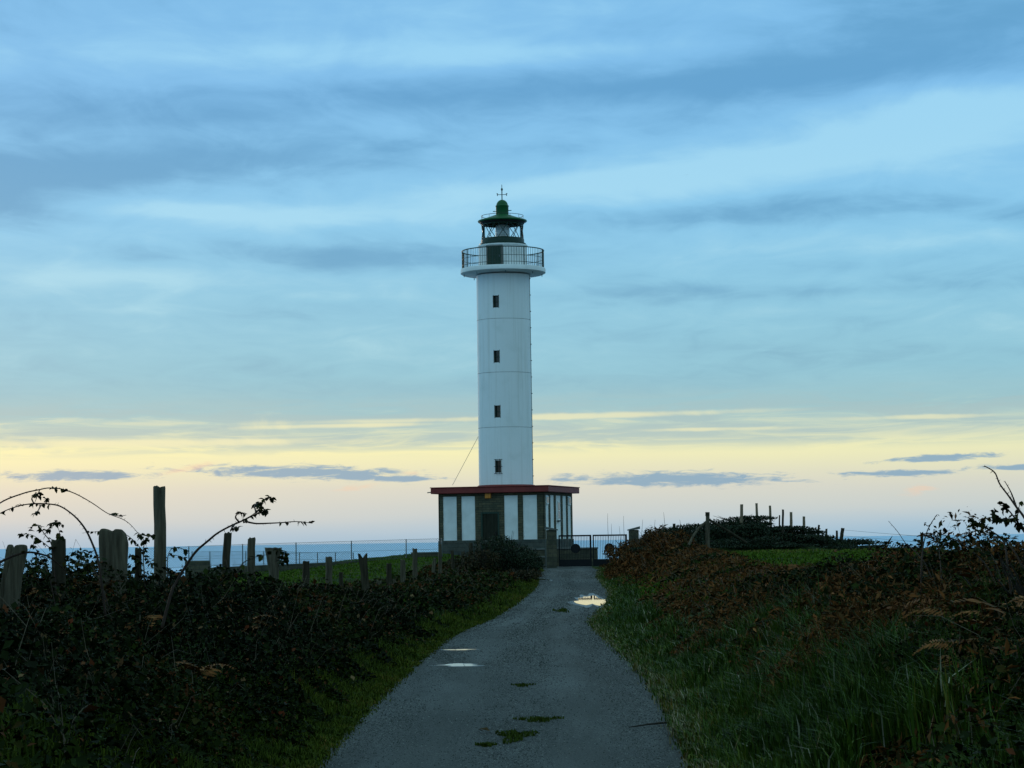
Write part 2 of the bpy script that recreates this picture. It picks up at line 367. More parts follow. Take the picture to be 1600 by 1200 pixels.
# road sheet
yy = np.unique(np.concatenate([np.linspace(-60, 10, 30), np.linspace(10, 118, 260)])); NC = 11
rv, rf = [], []
for y in yy:
    e0 = float(xl(y)) - .06 + .05 * math.sin(y * 3.1) * random.random(); e1 = float(xr(y)) + .06 + .05 * random.uniform(-1, 1)
    for k in range(NC):
        rv.append((e0 + (e1 - e0) * k / (NC - 1), y, float(zroad(y)) + .004))
for j in range(len(yy) - 1):
    for k in range(NC - 1): rf.append((j*NC+k, j*NC+k+1, (j+1)*NC+k+1, (j+1)*NC+k))
m = bpy.data.materials.new('worn_asphalt'); m.use_nodes = True; t = NT(m.node_tree); bs = m.node_tree.nodes['Principled BSDF']
tcn = m.node_tree.nodes.new('ShaderNodeTexCoord'); ov = tcn.outputs['Object']
mpl = m.node_tree.nodes.new('ShaderNodeMapping'); mpl.inputs['Scale'].default_value = (1, .14, 1); m.node_tree.links.new(ov, mpl.inputs[0])   # wheel wear runs along the lane
grit = t.noise(ov, 60, 3, .75); big = t.noise(mpl.outputs[0], .8, 5, .6); mid_ = t.noise(mpl.outputs[0], 5.0, 6, .65)
vor = m.node_tree.nodes.new('ShaderNodeTexVoronoi'); vor.inputs['Scale'].default_value = 42; m.node_tree.links.new(ov, vor.inputs['Vector'])
cc = t.ramp(grit, [(.3,(.017,.018,.017)),(.55,(.049,.051,.048)),(.75,(.13,.132,.125))])
cc = t.mix(.6, cc, t.ramp(big, [(.3,(.6,.62,.62)),(.7,(1.25,1.25,1.2))]), 'MULTIPLY')
cc = t.mix(.5, cc, t.ramp(mid_, [(.3,(.65,.66,.64)),(.7,(1.2,1.2,1.18))]), 'MULTIPLY')
at_ = m.node_tree.nodes.new('ShaderNodeAttribute'); at_.attribute_name = 'across'
ac = t.m('ADD', at_.outputs['Fac'], t.m('MULTIPLY', t.m('SUBTRACT', big, .5), .22))
q_ = lambda v: (v, v, v)
cc = t.mix(.85, cc, t.ramp(ac, [(0, (.45,.42,.32)), (.1, q_(.85)), (.28, q_(1.25)), (.5, q_(.8)), (.7, q_(1.25)), (.9, q_(.85)), (1, (.45,.42,.32))]), 'MULTIPLY')
t.set(bs.inputs['Base Color'], cc)
t.set(bs.inputs['Roughness'], t.sm(big, .35, .65, .8, .62)); bs.inputs['Specular IOR Level'].default_value = .2
bn = m.node_tree.nodes.new('ShaderNodeBump'); bn.inputs['Strength'].default_value = .75; bn.inputs['Distance'].default_value = .012
t.set(bn.inputs['Height'], t.m('ADD', t.m('MULTIPLY', vor.outputs['Distance'], .8), t.m('ADD', grit, t.m('MULTIPLY', mid_, .8)))); t.set(bs.inputs['Normal'], bn.outputs[0])
road = mesh_obj('road', rv, rf, m); aa_ = road.data.attributes.new('across', 'FLOAT', 'POINT'); aa_.data.foreach_set('value', [(i % NC)/(NC-1) for i in range(len(rv))]); tag(road, 'narrow damp asphalt lane leading to the lighthouse gate', 'road', kind='structure')

# sea: a wide disc far below the cliff
sm_ = bpy.data.materials.new('sea_water'); sm_.use_nodes = True; t = NT(sm_.node_tree); bs = sm_.node_tree.nodes['Principled BSDF']
bs.inputs['Base Color'].default_value = (.22,.43,.66,1); bs.inputs['Roughness'].default_value = .3; bs.inputs['IOR'].default_value = 1.33
tcn = sm_.node_tree.nodes.new('ShaderNodeTexCoord')
bn = sm_.node_tree.nodes.new('ShaderNodeBump'); bn.inputs['Strength'].default_value = .35; bn.inputs['Distance'].default_value = 1.5
t.set(bn.inputs['Height'], t.noise(tcn.outputs['Object'], .03, 5, .65)); t.set(bs.inputs['Normal'], bn.outputs[0])
sv = [(0, 0, -100)]; sf = []
rr = [150, 600, 2000, 6000, 20000, 60000, 150000]; NS = 96
for r in rr:
    for i in range(NS): sv.append((r*math.cos(2*math.pi*i/NS), r*math.sin(2*math.pi*i/NS), -100))
for i in range(NS): sf.append((0, 1+i, 1+(i+1) % NS))
for j in range(len(rr) - 1):
    for i in range(NS):
        k = (i+1) % NS; sf.append((1+j*NS+i, 1+(j+1)*NS+i, 1+(j+1)*NS+k, 1+j*NS+k))
sea = mesh_obj('sea', sv, sf, sm_); tag(sea, 'blue open sea reaching to the horizon', 'sea', kind='structure')

# loose grit standing proud of the worn surface
def pebbles():
    V_, T2, tn = [], [], []; k = 0
    for y0, y1, n, sz in [(8,15,9000,.012), (15,20,22000,.012), (20,28,20000,.015), (28,40,16000,.021), (40,60,10000,.03), (60,100,7000,.035)]:
        y = rng.uniform(y0, y1, n); u = rng.random(n); x = xl(y) + u*(xr(y) - xl(y)); s = sz*rng.uniform(.5, 1.4, n); a = rng.uniform(0, 6.28, n)
        keep = rng.random(n) < (.25 + .9*vnoise(x*1.6, y*.25, .6)) * (.6 + .5*np.cos(2*np.pi*(u-.5)/.46))
        for cx, cy, ax, ay in PUD: keep &= ((x-cx)/ax)**2 + ((y-cy)/ay)**2 > 1.7
        x, y, s, a = x[keep], y[keep], s[keep], a[keep]; n = len(x); z = zroad(y) + .0042
        ring_ = [np.stack([x + s*.5*np.cos(a+q), y + s*.5*np.sin(a+q), z], 1) for q in (0, 1.57, 3.14, 4.71)]; top = np.stack([x, y, z + s*rng.uniform(.2, .5, n)], 1)
        V_.append(np.stack(ring_ + [top], 1).reshape(-1, 3)); b = k + np.arange(n)*5
        T2.append(np.stack([np.stack([b+i, b+(i+1) % 4, b+4], 1) for i in range(4)], 1).reshape(-1, 3)); tn.append(np.repeat(rng.random(n), 4)); k += n*5
    m = foliage_mat('grit_stone', [(0,(.014,.015,.014)),(.6,(.045,.048,.045)),(1,(.17,.175,.165))], .8, .2)
    o = tri_obj('grit', np.concatenate(V_), np.concatenate(T2), np.concatenate(tn), m, road); o['kind'] = 'stuff'
# puddles: thin films of water lying on the lane
wm = mat('puddle_water', (.012,.015,.016), .015, .5); wm.node_tree.nodes['Principled BSDF'].inputs['IOR'].default_value = 1.33
def puddle(px0, px1, py0, py1, label, seed):
    r_ = random.Random(seed); x0, y1 = hit(px0, (py0+py1)/2); x1, _ = hit(px1, (py0+py1)/2)
    ya, yb = hit((px0+px1)/2, py1)[1], hit((px0+px1)/2, py0)[1]
    cx, cy, ax, ay = (x0+x1)/2, (ya+yb)/2, (x1-x0)/2, (yb-ya)/2
    PUD.append((cx, cy, ax, ay))
    n = 44; ph = [r_.uniform(0, 6.28) for _ in range(6)]
    vs_ = []
    for i in range(n):
        q = 2*math.pi*i/n; k = 1 + .18*math.sin(2*q+ph[0]) + .15*math.sin(3*q+ph[1]) + .12*math.sin(5*q+ph[2]) + .09*math.sin(9*q+ph[3]) + .05*math.sin(15*q+ph[4])
        x, y = cx + ax*k*math.cos(q), cy + ay*k*math.sin(q)*(.35+.65*abs(math.sin(q))); vs_.append((x, y, SLOPE*y + .009))
    vs_.append((cx, cy, SLOPE*cy + .009))
    o = mesh_obj('puddle', vs_, [(i, (i+1) % n, n) for i in range(n)], wm); tag(o, label, 'puddle')
    rim_ = [(cx + (x-cx)*(1.22 + .14*math.sin(7*i+seed)) , cy + (y-cy)*(1.35 + .2*math.sin(5*i)), 0) for i, (x, y, z) in enumerate(vs_[:-1])]
    rim_ = [(x, y, SLOPE*y + .0065) for x, y, z in rim_] + [(cx, cy, SLOPE*cy + .0065)]
    mesh_obj('damp_rim', rim_, [(i, (i+1) % n, n) for i in range(n)], MT['damp'], o)
MT['damp'] = mat('damp_asphalt', (.016,.018,.018), .4, .4, var=(.035,.037,.036), scale=40, bump=.4, bscale=60)
PUD = []
puddle(903, 952, 931, 949, 'large bright puddle against the right verge before the gate', 3)
puddle(688, 746, 1038, 1042, 'small pale puddle near the left edge of the lane', 5)
puddle(697, 738, 1015, 1017, 'thin sliver of water just beyond the small left puddle', 8)
puddle(838, 858, 904, 907.5, 'little puddle at the left bend beside the dark bush', 11)

pebbles()

# ------------------------------------------------------------------ lighthouse
DC = 117.0
axis = P(792.5, 866, DC); ZB = axis.z - .02
TH = R(-16.2)
LH = empty('lighthouse', (axis.x, axis.y, ZB), TH)
tag(LH, 'white round lighthouse tower with green lantern on a square stone-trimmed base building', 'lighthouse')
def zh(py): return P(792, py, DC).z - ZB
HW = 2.775
def part(name, vf, m, parent=LH, smooth=False): return mesh_obj(name, vf[0], vf[1], m, parent, smooth)
def auto_smooth(o, ang=35):
    me = o.data
    me.polygons.foreach_set('use_smooth', [True]*len(me.polygons))
    me.set_sharp_from_angle(angle=R(ang))
WT = 3.12
bevel_box('wall', -HW+.06, HW-.06, -HW+.06, HW-.06, -.6, WT, MT['stone'], LH)
bevel_box('plinth', -HW-.03, HW+.03, -HW-.03, HW+.03, -.9, .76, MT['plinth'], LH, .02)
bevel_box('frieze', -HW, HW, -HW, HW, 2.98, WT-.003, MT['stone'], LH, .01)
roof = bevel_box('roof_slab', -HW-.31, HW+.31, -HW-.31, HW+.31, WT, WT+.29, MT['red'], LH, .025)
bevel_box('roof_edge', -HW-.34, HW+.34, -HW-.34, HW+.34, WT+.291, WT+.335, MT['red'], roof, .012)
fp = [(-2.53,-1.81), (-1.56,-.84), (.69,1.40), (1.67,2.40)]
sp = [(-2.48,-1.86), (-1.57,-.83), (-.5,.48), (.83,1.57), (1.86,2.50)]
rot = lambda v, k: [(x, y, z) if k == 0 else (-y, x, z) if k == 1 else (-x, -y, z) if k == 2 else (y, -x, z) for x, y, z in v]
def wbox(k, a, b, d0, d1, z0, z1):        # box on wall k (0 front, 1 right), a..b along it, d0..d1 out from the centre
    v, f = box(a, b, -d1, -d0, z0, z1); return rot(v, k), f
for k in range(4):
    pans = fp if k == 0 else sp
    for a, b in pans:
        part('white_panel', wbox(k, a, b, HW-.06, HW-.035, .762, 2.978), MT['white'])
    edges = [-HW] + [e for p in pans for e in p] + [HW]
    for i in range(0, len(edges), 2):
        a, b = edges[i], edges[i+1]
        if k == 0 and a < 0 < b:          # around the door
            part('door_pier', wbox(k, a, -.52, HW-.06, HW-.002, .762, 2.978), MT['stone'])
            part('door_pier', wbox(k, .43, b, HW-.06, HW-.002, .762, 2.978), MT['stone'])
            part('lintel', wbox(k, -.52, .43, HW-.06, HW-.002, 2.16, 2.978), MT['stone'])
        else: part('pilaster', wbox(k, a + (.002 if k % 2 else 0), b - (.002 if k % 2 else 0), HW-.06, HW-.002, .762, 2.978), MT['stone'])
dr = part('door', wbox(0, -.44, .35, HW-.055, HW-.02, .05, 2.08), MT['wood_door'])
part('door_frame', join(wbox(0, -.52, -.44, HW-.06, HW+.045, .05, 2.16), wbox(0, .35, .43, HW-.06, HW+.02, .05, 2.16), wbox(0, -.44, .35, HW-.06, HW+.02, 2.08, 2.16)), MT['green_dark'], dr)
for k in range(4): part('door_board', wbox(0, -.43+.195*k, -.25+.195*k, HW-.02, HW-.004, .07, 2.06), MT['wood_door'], dr)
part('door_handle', wbox(0, .22, .27, HW-.004, HW+.05, 1.0, 1.16), MT['black_iron'], dr)
al = part('alarm_box', wbox(0, -.27, .02, HW, HW+.13, 2.86, 3.09), MT['orange'])
part('alarm_lamp', wbox(0, -.17, -.08, HW+.13, HW+.16, 2.90, 2.96), MT['orange'], al)
sw = part('window', wbox(1, -.20, .20, HW-.05, HW+.02, 1.72, 2.70), MT['white'])
part('pane', wbox(1, -.13, .13, HW+.021, HW+.024, 1.80, 2.62), MT['dark_glass'], sw)
part('window_bar', wbox(1, -.13, .13, HW+.025, HW+.04, 2.19, 2.22), MT['white'], sw)
part('sill', wbox(1, -.26, .26, HW-.05, HW+.09, 1.65, 1.72), MT['concrete'], sw)
for y0 in (-2.17, 2.18):
    v_ = part('vent_window', wbox(1, y0-.2, y0+.2, HW-.05, HW+.03, 2.52, 2.93), MT['white'])
    part('pane', wbox(1, y0-.12, y0+.12, HW+.031, HW+.034, 2.58, 2.87), MT['dark_glass'], v_)
part('water_spout', tube([(-HW-.3, -HW+.2, WT+.12), (-HW-.62, -HW+.1, WT+.08)], .025), MT['galv'])

# tower wall with real window openings
zt0 = WT + .29; zt1 = zh(431); NSEG = 96; a0 = R(-90) - R(360/NSEG) * 1.5
wz = [zh(y) for y in (475, 560, 645, 730)]; jz = [zh(y) for y in (501, 584, 669)]
rows = sorted(set([zt0, zt1] + [z+s for z in wz for s in (-.31, .31)] + list(np.linspace(zt0, zt1, 12)[1:-1])))
def tr(z): return 1.40 - .016 * (z - zt0) / (zt1 - zt0)
tv, tf = lathe([(tr(z), z) for z in rows], NSEG, a0)
hole = set()
for j in range(len(rows) - 1):
    zc = (rows[j] + rows[j+1]) / 2
    if any(abs(zc - z) < .31 for z in wz):
        for i in range(3): hole.add(j * NSEG + i)
tf = [f for i, f in enumerate(tf) if i not in hole]
def tower_mat():
    m = bpy.data.materials.new('tower_render'); m.use_nodes = True; nt = m.node_tree; t = NT(nt); b = nt.nodes['Principled BSDF']
    tcn = nt.nodes.new('ShaderNodeTexCoord'); ov = tcn.outputs['Object']
    mp = nt.nodes.new('ShaderNodeMapping'); mp.inputs['Scale'].default_value = (5, 5, .16); nt.links.new(ov, mp.inputs[0])
    streak = t.noise(mp.outputs[0], 1.0, 6, .65); blot = t.noise(ov, 1.1, 5, .6)
    cc = t.mix(t.sm(streak, .46, .80, 0, .42), (.84,.85,.84), (.50,.49,.42))
    cc = t.mix(t.sm(blot, .5, .8, 0, .35), cc, (.58,.62,.58))
    t.set(b.inputs['Base Color'], cc); b.inputs['Roughness'].default_value = .7; b.inputs['Specular IOR Level'].default_value = .3
    bn = nt.nodes.new('ShaderNodeBump'); bn.inputs['Strength'].default_value = .15; bn.inputs['Distance'].default_value = .02
    t.set(bn.inputs['Height'], t.noise(ov, 14, 4, .6)); t.set(b.inputs['Normal'], bn.outputs[0]); return m
MT['tower'] = tower_mat()
tower = part('tower', (tv, tf), MT['tower'], smooth=True)
for z in jz: part('joint', ring(tr(z) - .004, z, .012, 96, 4), MT['concrete'], tower)
part('skirt', lathe([(1.40, zt0+.16), (1.47, zt0+.14), (1.48, zt0+.046)], 64), MT['red'], tower, True)
half = R(360/NSEG)*1.5
for n_, z in enumerate(wz):
    r = tr(z); x = r * math.sin(half); yo = -r * math.cos(half)
    wv = part('tower_window', join(box(-x-.03, -x, yo, yo+.32, z-.34, z+.34), box(x, x+.03, yo, yo+.32, z-.34, z+.34), box(-x, x, yo, yo+.32, z+.31, z+.34), box(-x, x, yo, yo+.32, z-.34, z-.31)), MT['concrete'])
    part('pane', box(-x, x, yo+.2, yo+.21, z-.31, z+.31), MT['dark_glass'], wv)
    part('sash', join(box(-x, -x+.035, yo+.15, yo+.195, z-.31, z+.31), box(x-.035, x, yo+.15, yo+.195, z-.31, z+.31), box(-x+.035, x-.035, yo+.15, yo+.195, z-.02, z+.02), box(-x+.035, x-.035, yo+.15, yo+.195, z-.31, z-.275)), MT['green_dark'], wv)
    if n_ == 3:
        part('window_grille', join(*[tube([(-.2, yo-.06, z+q), (.24, yo-.06, z+q)], .012) for q in (-.36, 0, .36)], *[tube([(q, yo-.06, z-.38), (q, yo-.06, z+.38)], .012) for q in (-.1, .1)]), MT['black_iron'], wv)
# downpipe cable and its clips up the right-hand side of the shaft
ca = R(4)
cd = part('lightning_cable', tube([(tr(zt0)*math.cos(ca)*1.012, tr(zt0)*1.012*math.sin(ca), zt0+.2), (tr(zt1)*1.012*math.cos(ca), tr(zt1)*1.012*math.sin(ca), zt1)], .012, 5), MT['galv'])
for k in range(13):
    z = zt0 + .6 + k * (zt1 - zt0 - .8) / 12; r = tr(z)
    part('clip', tube([(r*.99*math.cos(ca), r*.99*math.sin(ca), z), (r*1.045*math.cos(ca), r*1.045*math.sin(ca), z)], .022, 5), MT['black_iron'], cd)
rp = Matrix.Rotation(-TH, 3, 'Z')
def loc(px, py, d=DC): return rp @ (P(px, py, d) - Vector((axis.x, axis.y, ZB)))
part('stay_wire', tube([loc(748.5, 680), loc(707, 758, DC-.6)], .011, 4), MT['galv'])

# gallery
zs0, zs1 = zh(429), zh(420.5)
slab = part('gallery_slab', lathe([(1.0, zs0), (2.1, zs0), (2.2, zs0+.06), (2.2, zs1-.03), (2.18, zs1), (1.0, zs1)], 96), MT['white']); auto_smooth(slab)
for k in range(8):
    a = R(45*k+20); part('drain_spout', tube([(2.02*math.cos(a), 2.02*math.sin(a), zs0+.02), (2.02*math.cos(a), 2.02*math.sin(a), zs0-.12)], .02, 5), MT['galv'], slab)
RR = 2.12; zr1 = zs1 + .93
rail = part('gallery_railing', join(ring(RR, zr1, .028, 96), ring(RR, zs1+.5, .012, 96, 5), ring(RR, zs1+.16, .014, 96, 5)), MT['iron'], smooth=True)
bme = bpy.data.meshes.new('baluster'); vv, ff = tube([(0,0,zs1), (0,0,zr1)], .0115, 4); bme.from_pydata([tuple(p) for p in vv], [], ff); bme.materials.append(MT['iron'])
pme = bpy.data.meshes.new('railing_post'); vv, ff = tube([(0,0,zs1), (0,0,zr1+.03)], .028, 6); pme.from_pydata([tuple(p) for p in vv], [], ff); pme.materials.append(MT['iron'])
for k in range(96):
    a = 2*math.pi*k/96 + R(2); big_ = k % 12 == 0
    o = bpy.data.objects.new('railing_post' if big_ else 'baluster', pme if big_ else bme); col.objects.link(o); o.parent = rail; o.location = (RR*math.cos(a), RR*math.sin(a), 0)
# drum with door
zd1 = zh(384)
drum = part('drum', lathe([(1.25, zs1), (1.25, zd1-.08), (1.29, zd1-.07), (1.29, zd1), (.3, zd1+.002)], 96), MT['white']); auto_smooth(drum)
gd = part('gallery_door', box(-.42, .28, -1.29, -1.0, zs1, zs1+1.02), MT['green_dark'])
part('door_frame', join(box(-.50, -.42, -1.31, -1.0, zs1, zs1+1.1), box(.28, .36, -1.31, -1.0, zs1, zs1+1.1), box(-.42, .28, -1.31, -1.0, zs1+1.02, zs1+1.1)), MT['concrete'], gd)
part('door_handle', box(.18, .22, -1.33, -1.291, zs1+.5, zs1+.6), MT['galv'], gd)
# lantern
zb0, zb1, zg1, zc1 = zd1, zh(374.5), zh(350.5), zh(346.5)
lan = part('lantern_base', lathe([(1.20, zb0), (1.21, zb0+.09), (1.12, zb0+.11), (1.12, zb1-.02), (1.10, zb1), (.2, zb1+.002)], 64), MT['green_dark']); auto_smooth(lan)
part('gutter_ring', lathe([(1.06, zg1), (1.10, zg1), (1.14, zg1+.03), (1.20, zc1), (1.0, zc1)], 64), MT['black_iron'], smooth=True)
gl = part('lantern_glazing', lathe([(1.06, zb1), (1.06, zg1)], 64), MT['glass'], smooth=True)
for sgn in (-1, 1):
    for k in range(10):
        a = 2*math.pi*k/10; pts = []
        for q in range(6):
            u = q / 5; aa = a + sgn * R(15) * (2*u - 1); pts.append((1.075*math.cos(aa), 1.075*math.sin(aa), zb1 + (zg1 - zb1)*u))
        part('glazing_bar', tube(pts, .019, 5), MT['iron'], gl)
part('sill_ring', ring(1.075, zb1+.01, .03, 64, 6), MT['green_dark'], gl); part('head_ring', ring(1.075, zg1-.01, .03, 64, 6), MT['green_dark'], gl)
lens = part('lamp_optic', lathe([(.10, zb1), (.30, zb1+.05), (.36, zb1+.14), (.36, zg1-.12), (.28, zg1-.03), (.1, zg1)], 32), MT['lensmetal'], smooth=True)
for k in range(5): part('lens_ring', ring(.365, zb1+.16+.085*k, .02, 32, 5), MT['lensmetal'], lens, True)
part('lamp_stand', lathe([(.2, zb1), (.2, zb1+.06)], 24), MT['black_iron'], lens)
zk = zh(335.5)
lr = part('lantern_roof', lathe([(1.0, zc1-.01), (1.25, zc1-.02), (1.28, zc1+.02), (1.26, zc1+.06), (1.12, zc1+.10), (.75, zc1+.22), (.34, zk), (.1, zk+.01)], 64), MT['green']); auto_smooth(lr, 50)
zq = zh(322.5)
vent = part('vent_dome', lathe([(.33, zk-.05), (.33, zq-.02), (.35, zq), (.35, zq+.03), (.31, zq+.05)] + [(.30*math.cos(R(q)), zq+.05+.30*math.sin(R(q))) for q in (12, 25, 40, 55, 70, 82)] + [(.02, zq+.36)], 32), MT['green']); auto_smooth(vent, 50)
for s in (-1, 1): part('lifting_lug', tube([(s*.3, 0, zk+.2), (s*.5, 0, zk+.2)], .022, 5), MT['green'], vent)
rl = part('roof_rail', ring(1.09, zc1+.30, .014, 64, 5), MT['green_dark'], smooth=True)
for k in range(12):
    a = R(30*k+8); part('stanchion', tube([(1.09*math.cos(a), 1.09*math.sin(a), zc1+.10), (1.09*math.cos(a), 1.09*math.sin(a), zc1+.30)], .012, 4), MT['green_dark'], rl)
zv = zq + .34; zz0 = zh(304); ztop = zh(288.5)
vane = part('wind_vane', join(tube([(0,0,zv), (0,0,zz0+.2)], .028, 6), tube([(0,0,zz0+.2), (0,0,ztop)], .016, 6)), MT['iron'])
for k in range(4):
    a = R(90*k) - TH; ux, uy = math.cos(a), math.sin(a); L = .24
    part('vane_arm', tube([(0,0,zz0), (L*ux, L*uy, zz0)], .016, 5), MT['iron'], vane)
    part('arm_tip', join(tube([(L*ux, L*uy, zz0-.07), (L*ux, L*uy, zz0+.07)], .02, 5), tube([((L-.04)*ux, (L-.04)*uy, zz0+.05), ((L+.05)*ux, (L+.05)*uy, zz0+.05)], .014, 5)), MT['iron'], vane)
part('vane_ball', lathe([(.001, zz0+.19), (.045, zz0+.22), (.055, zz0+.27), (.045, zz0+.32), (.001, zz0+.36)], 12), MT['iron'], vane, True)

# terrace steps below the front door and the low wall by the gate
gz = float(zroad(108))
st_ = empty('stone_steps', (0, 0, 0)); tag(st_, 'stone terrace steps climbing from the lane to the lighthouse door', 'steps')
for k, (py, d0) in enumerate([(883, 108.6), (870, 109.6), (858, 110.7)]):
    a = P(796, py, d0); b = P(851.5, py, d0)
    bevel_box('step', a.x, b.x, d0, d0 + 1.25, gz - .3, a.z - .07, MT['wallstone'], st_, .02)
    bevel_box('tread', a.x-.01, b.x+.01, d0-.04, d0+1.2, a.z-.0695, a.z, MT['concrete'], st_, .012)
def pillar(px0, px1, pytop, d, label, slant):
    a = P(px0, pytop, d); b = P(px1, pytop, d); z0 = zt((a.x+b.x)/2, d) - .3; w = b.x - a.x; h = a.z
    o = empty('gate_pillar', ((a.x+b.x)/2, d, z0)); tag(o, label, 'gate pillar', 'stone pillars of the lane gate')
    bevel_box('shaft', -w/2+.03, w/2-.03, -.26, .26, 0, h-z0-.09, MT['wallstone'], o, .02)
    v, f = box(-w/2-.03, w/2+.03, -.32, .32, h-z0-.0895, h-z0); v = [(x, y, z + (slant * x if z > h-z0-.05 else slant*x*.5)) for x, y, z in v]
    mesh_obj('cap', v, f, MT['concrete'], o)
pillar(852.5, 870.5, 825, 107.6, 'stone gate pillar in front of the lighthouse side wall', -.22)
pillar(981.5, 998.5, 825, 107.6, 'stone gate pillar rising from the brown scrub right of the gate', .25)
# gate
GD = 107.6
gate = empty('iron_gate', (P(925, 888, GD).x, GD, gz)); tag(gate, 'black two-leaf iron bar gate with round plates across the lane', 'gate')
def gx(px): return P(px, 860, GD).x - gate.location.x
gtop = P(925, 835.5, GD).z - gz
for p0, p1 in ((873, 924.3), (926.3, 980)):
    x0, x1 = gx(p0), gx(p1)
    leaf = mesh_obj('gate_leaf', *join(box(x0, x0+.06, -.03, .03, .05, gtop), box(x1-.09, x1, -.03, .03, .05, gtop), box(x0+.06, x1-.09, -.03, .03, gtop-.07, gtop), box(x0+.06, x1-.09, -.02, .02, .05, .38)), MT['black_iron'], gate)
    n = 18
    vb, fb = box(-.009, .009, -.009, .009, .38, gtop-.07)
    me = bpy.data.meshes.new('gate_bar'); me.from_pydata(vb, [], fb); me.materials.append(MT['black_iron'])
    for k in range(n):
        o = bpy.data.objects.new('gate_bar', me); col.objects.link(o); o.parent = leaf; o.location = (x0+.06 + (x1-x0-.15)*(k+1)/(n+1), 0, 0)
    xc = gx(899.5) if p0 < 900 else gx(952); zc = P(900, 857, GD).z - gz
    v, f = lathe([(.001, -.035), (.215, -.035), (.225, -.03), (.225, .03), (.215, .035), (.001, .035)], 28)
    mesh_obj('round_plate', [(x+xc, z, y+zc) for x, y, z in v], f, MT['black_iron'], leaf)
# courtyard wall seen through the bars, boundary wall and mesh fences on the left
a = P(866, 856, 112); b = P(934, 856, 112); yw = empty('courtyard_wall', ((a.x+b.x)/2, 112, zt(a.x, 112)-.2)); tag(yw, 'low grey courtyard wall behind the gate', 'wall')
bevel_box('wall_block', -(b.x-a.x)/2, (b.x-a.x)/2, 0, .35, 0, a.z-yw.location.z-.08, MT['wallstone'], yw, .02)
bevel_box('coping', -(b.x-a.x)/2-.02, (b.x-a.x)/2+.02, -.04, .39, a.z-yw.location.z-.0795, a.z-yw.location.z, MT['concrete'], yw, .015)
FD = 106.0
bw = empty('boundary_wall', (P(500, 880, FD).x, FD, 0)); tag(bw, 'low dark stone boundary wall under the mesh fence', 'wall')
pts = [(300, 889), (345, 886), (400, 883.5), (460, 881), (520, 878.5), (580, 875.5), (642, 871.5)]
for i in range(len(pts) - 1):
    a, b = P(*pts[i], FD), P(*pts[i+1], FD); bx0 = bw.location.x
    zl_ = min(zt(a.x, FD), zt(b.x, FD)) - .6
    v = [(a.x-bx0, 0, zl_), (b.x-bx0, 0, zl_), (b.x-bx0, .35, zl_), (a.x-bx0, .35, zl_), (a.x-bx0, 0, a.z), (b.x-bx0, 0, b.z), (b.x-bx0, .35, b.z), (a.x-bx0, .35, a.z)]
    mesh_obj('wall_section', v, [(0,3,2,1), (4,5,6,7), (0,1,5,4), (2,3,7,6), (0,4,7,3), (1,2,6,5)], MT['wallstone'], bw)
a, b = P(642.5, 863, FD-.6), P(690, 861, FD-.6)
hw = empty('end_wall', ((a.x+b.x)/2, FD-.6, zt(a.x, FD)-.3)); tag(hw, 'short raised length of wall joining the lighthouse corner', 'wall')
bevel_box('wall_block', -(b.x-a.x)/2, (b.x-a.x)/2, 0, .4, 0, a.z-hw.location.z-.06, MT['wallstone'], hw, .02)
bevel_box('coping', -(b.x-a.x)/2-.02, (b.x-a.x)/2+.02, -.04, .44, a.z-hw.location.z-.0595, a.z-hw.location.z, MT['concrete'], hw, .015)
def mesh_fence(d, posts, h, label, cell, wr):
    x0 = P(posts[0][0], posts[0][1], d).x; o = empty('mesh_fence', (x0, d, 0)); tag(o, label, 'fence', 'wire mesh fences by the sea')
    tops = [P(px, py, d) for px, py in posts]
    for p in tops:
        mesh_obj('post', *tube([(p.x-x0, 0, p.z-h-.5), (p.x-x0, 0, p.z)], .028, 6), MT['galv'], o)
    V_, T2 = [], []
    def strand(p, q, r):
        k = len(V_); n_ = Vector((-(q-p).z, 0, (q-p).x)).normalized() * r
        V_.extend([p-n_, p+n_, q+n_, q-n_]); T2.extend([(k, k+1, k+2), (k, k+2, k+3)])
        n3 = Vector((0, r, 0)); k = len(V_); V_.extend([p-n3, p+n3, q+n3, q-n3]); T2.extend([(k, k+1, k+2), (k, k+2, k+3)])
    xa = np.array([p.x for p in tops]); za = np.array([p.z for p in tops]); L = xa[-1] - xa[0]
    zt_ = lambda x: float(np.interp(x, xa, za))
    for q in (0.02, h*.5, h-.05):
        for i in range(len(tops)-1): strand(Vector((xa[i]-x0, 0, za[i]-q)), Vector((xa[i+1]-x0, 0, za[i+1]-q)), wr*1.6)
    n = int((L + h) / cell)
    for i in range(n):
        for s in (1, -1):
            u0 = xa[0] - h + i * cell if s > 0 else xa[0] + i * cell; u1 = u0 + s * h
            lo_, hi2 = (u0, u1) if s > 0 else (u1, u0)
            lo_, hi2 = max(lo_, xa[0]), min(hi2, xa[-1])
            if hi2 - lo_ < .02: continue
            f = lambda u: zt_(u) - h + abs(u - u0)
            strand(Vector((lo_-x0, 0, f(lo_))), Vector((hi2-x0, 0, f(hi2))), wr)
    tri_obj('wire_mesh', np.array([tuple(v) for v in V_]), np.array(T2), None, MT['galv'], o)
mesh_fence(FD+.2, [(212,858),(295,853.5),(379,850),(462.5,847.5),(549,845),(634.5,842.5),(690,841)], 1.0, 'tall wire mesh fence standing on the boundary wall', .11, .0035)
mesh_fence(124.0, [(300+28*k, 861.5 - .15*k + .35*k*(k > 5)) for k in range(10)], .8, 'lower wire mesh fence with closely set posts behind the tall mesh fence', .11, .0035)
a = P(310, 876, 104.0); sb = bevel_box('stone_block', -.58, .52, -.3, .3, -.8, .0, MT['wallstone'], None, .05); sb.location = a; tag(sb, 'mossy stone block at the end of the boundary wall', 'stone')

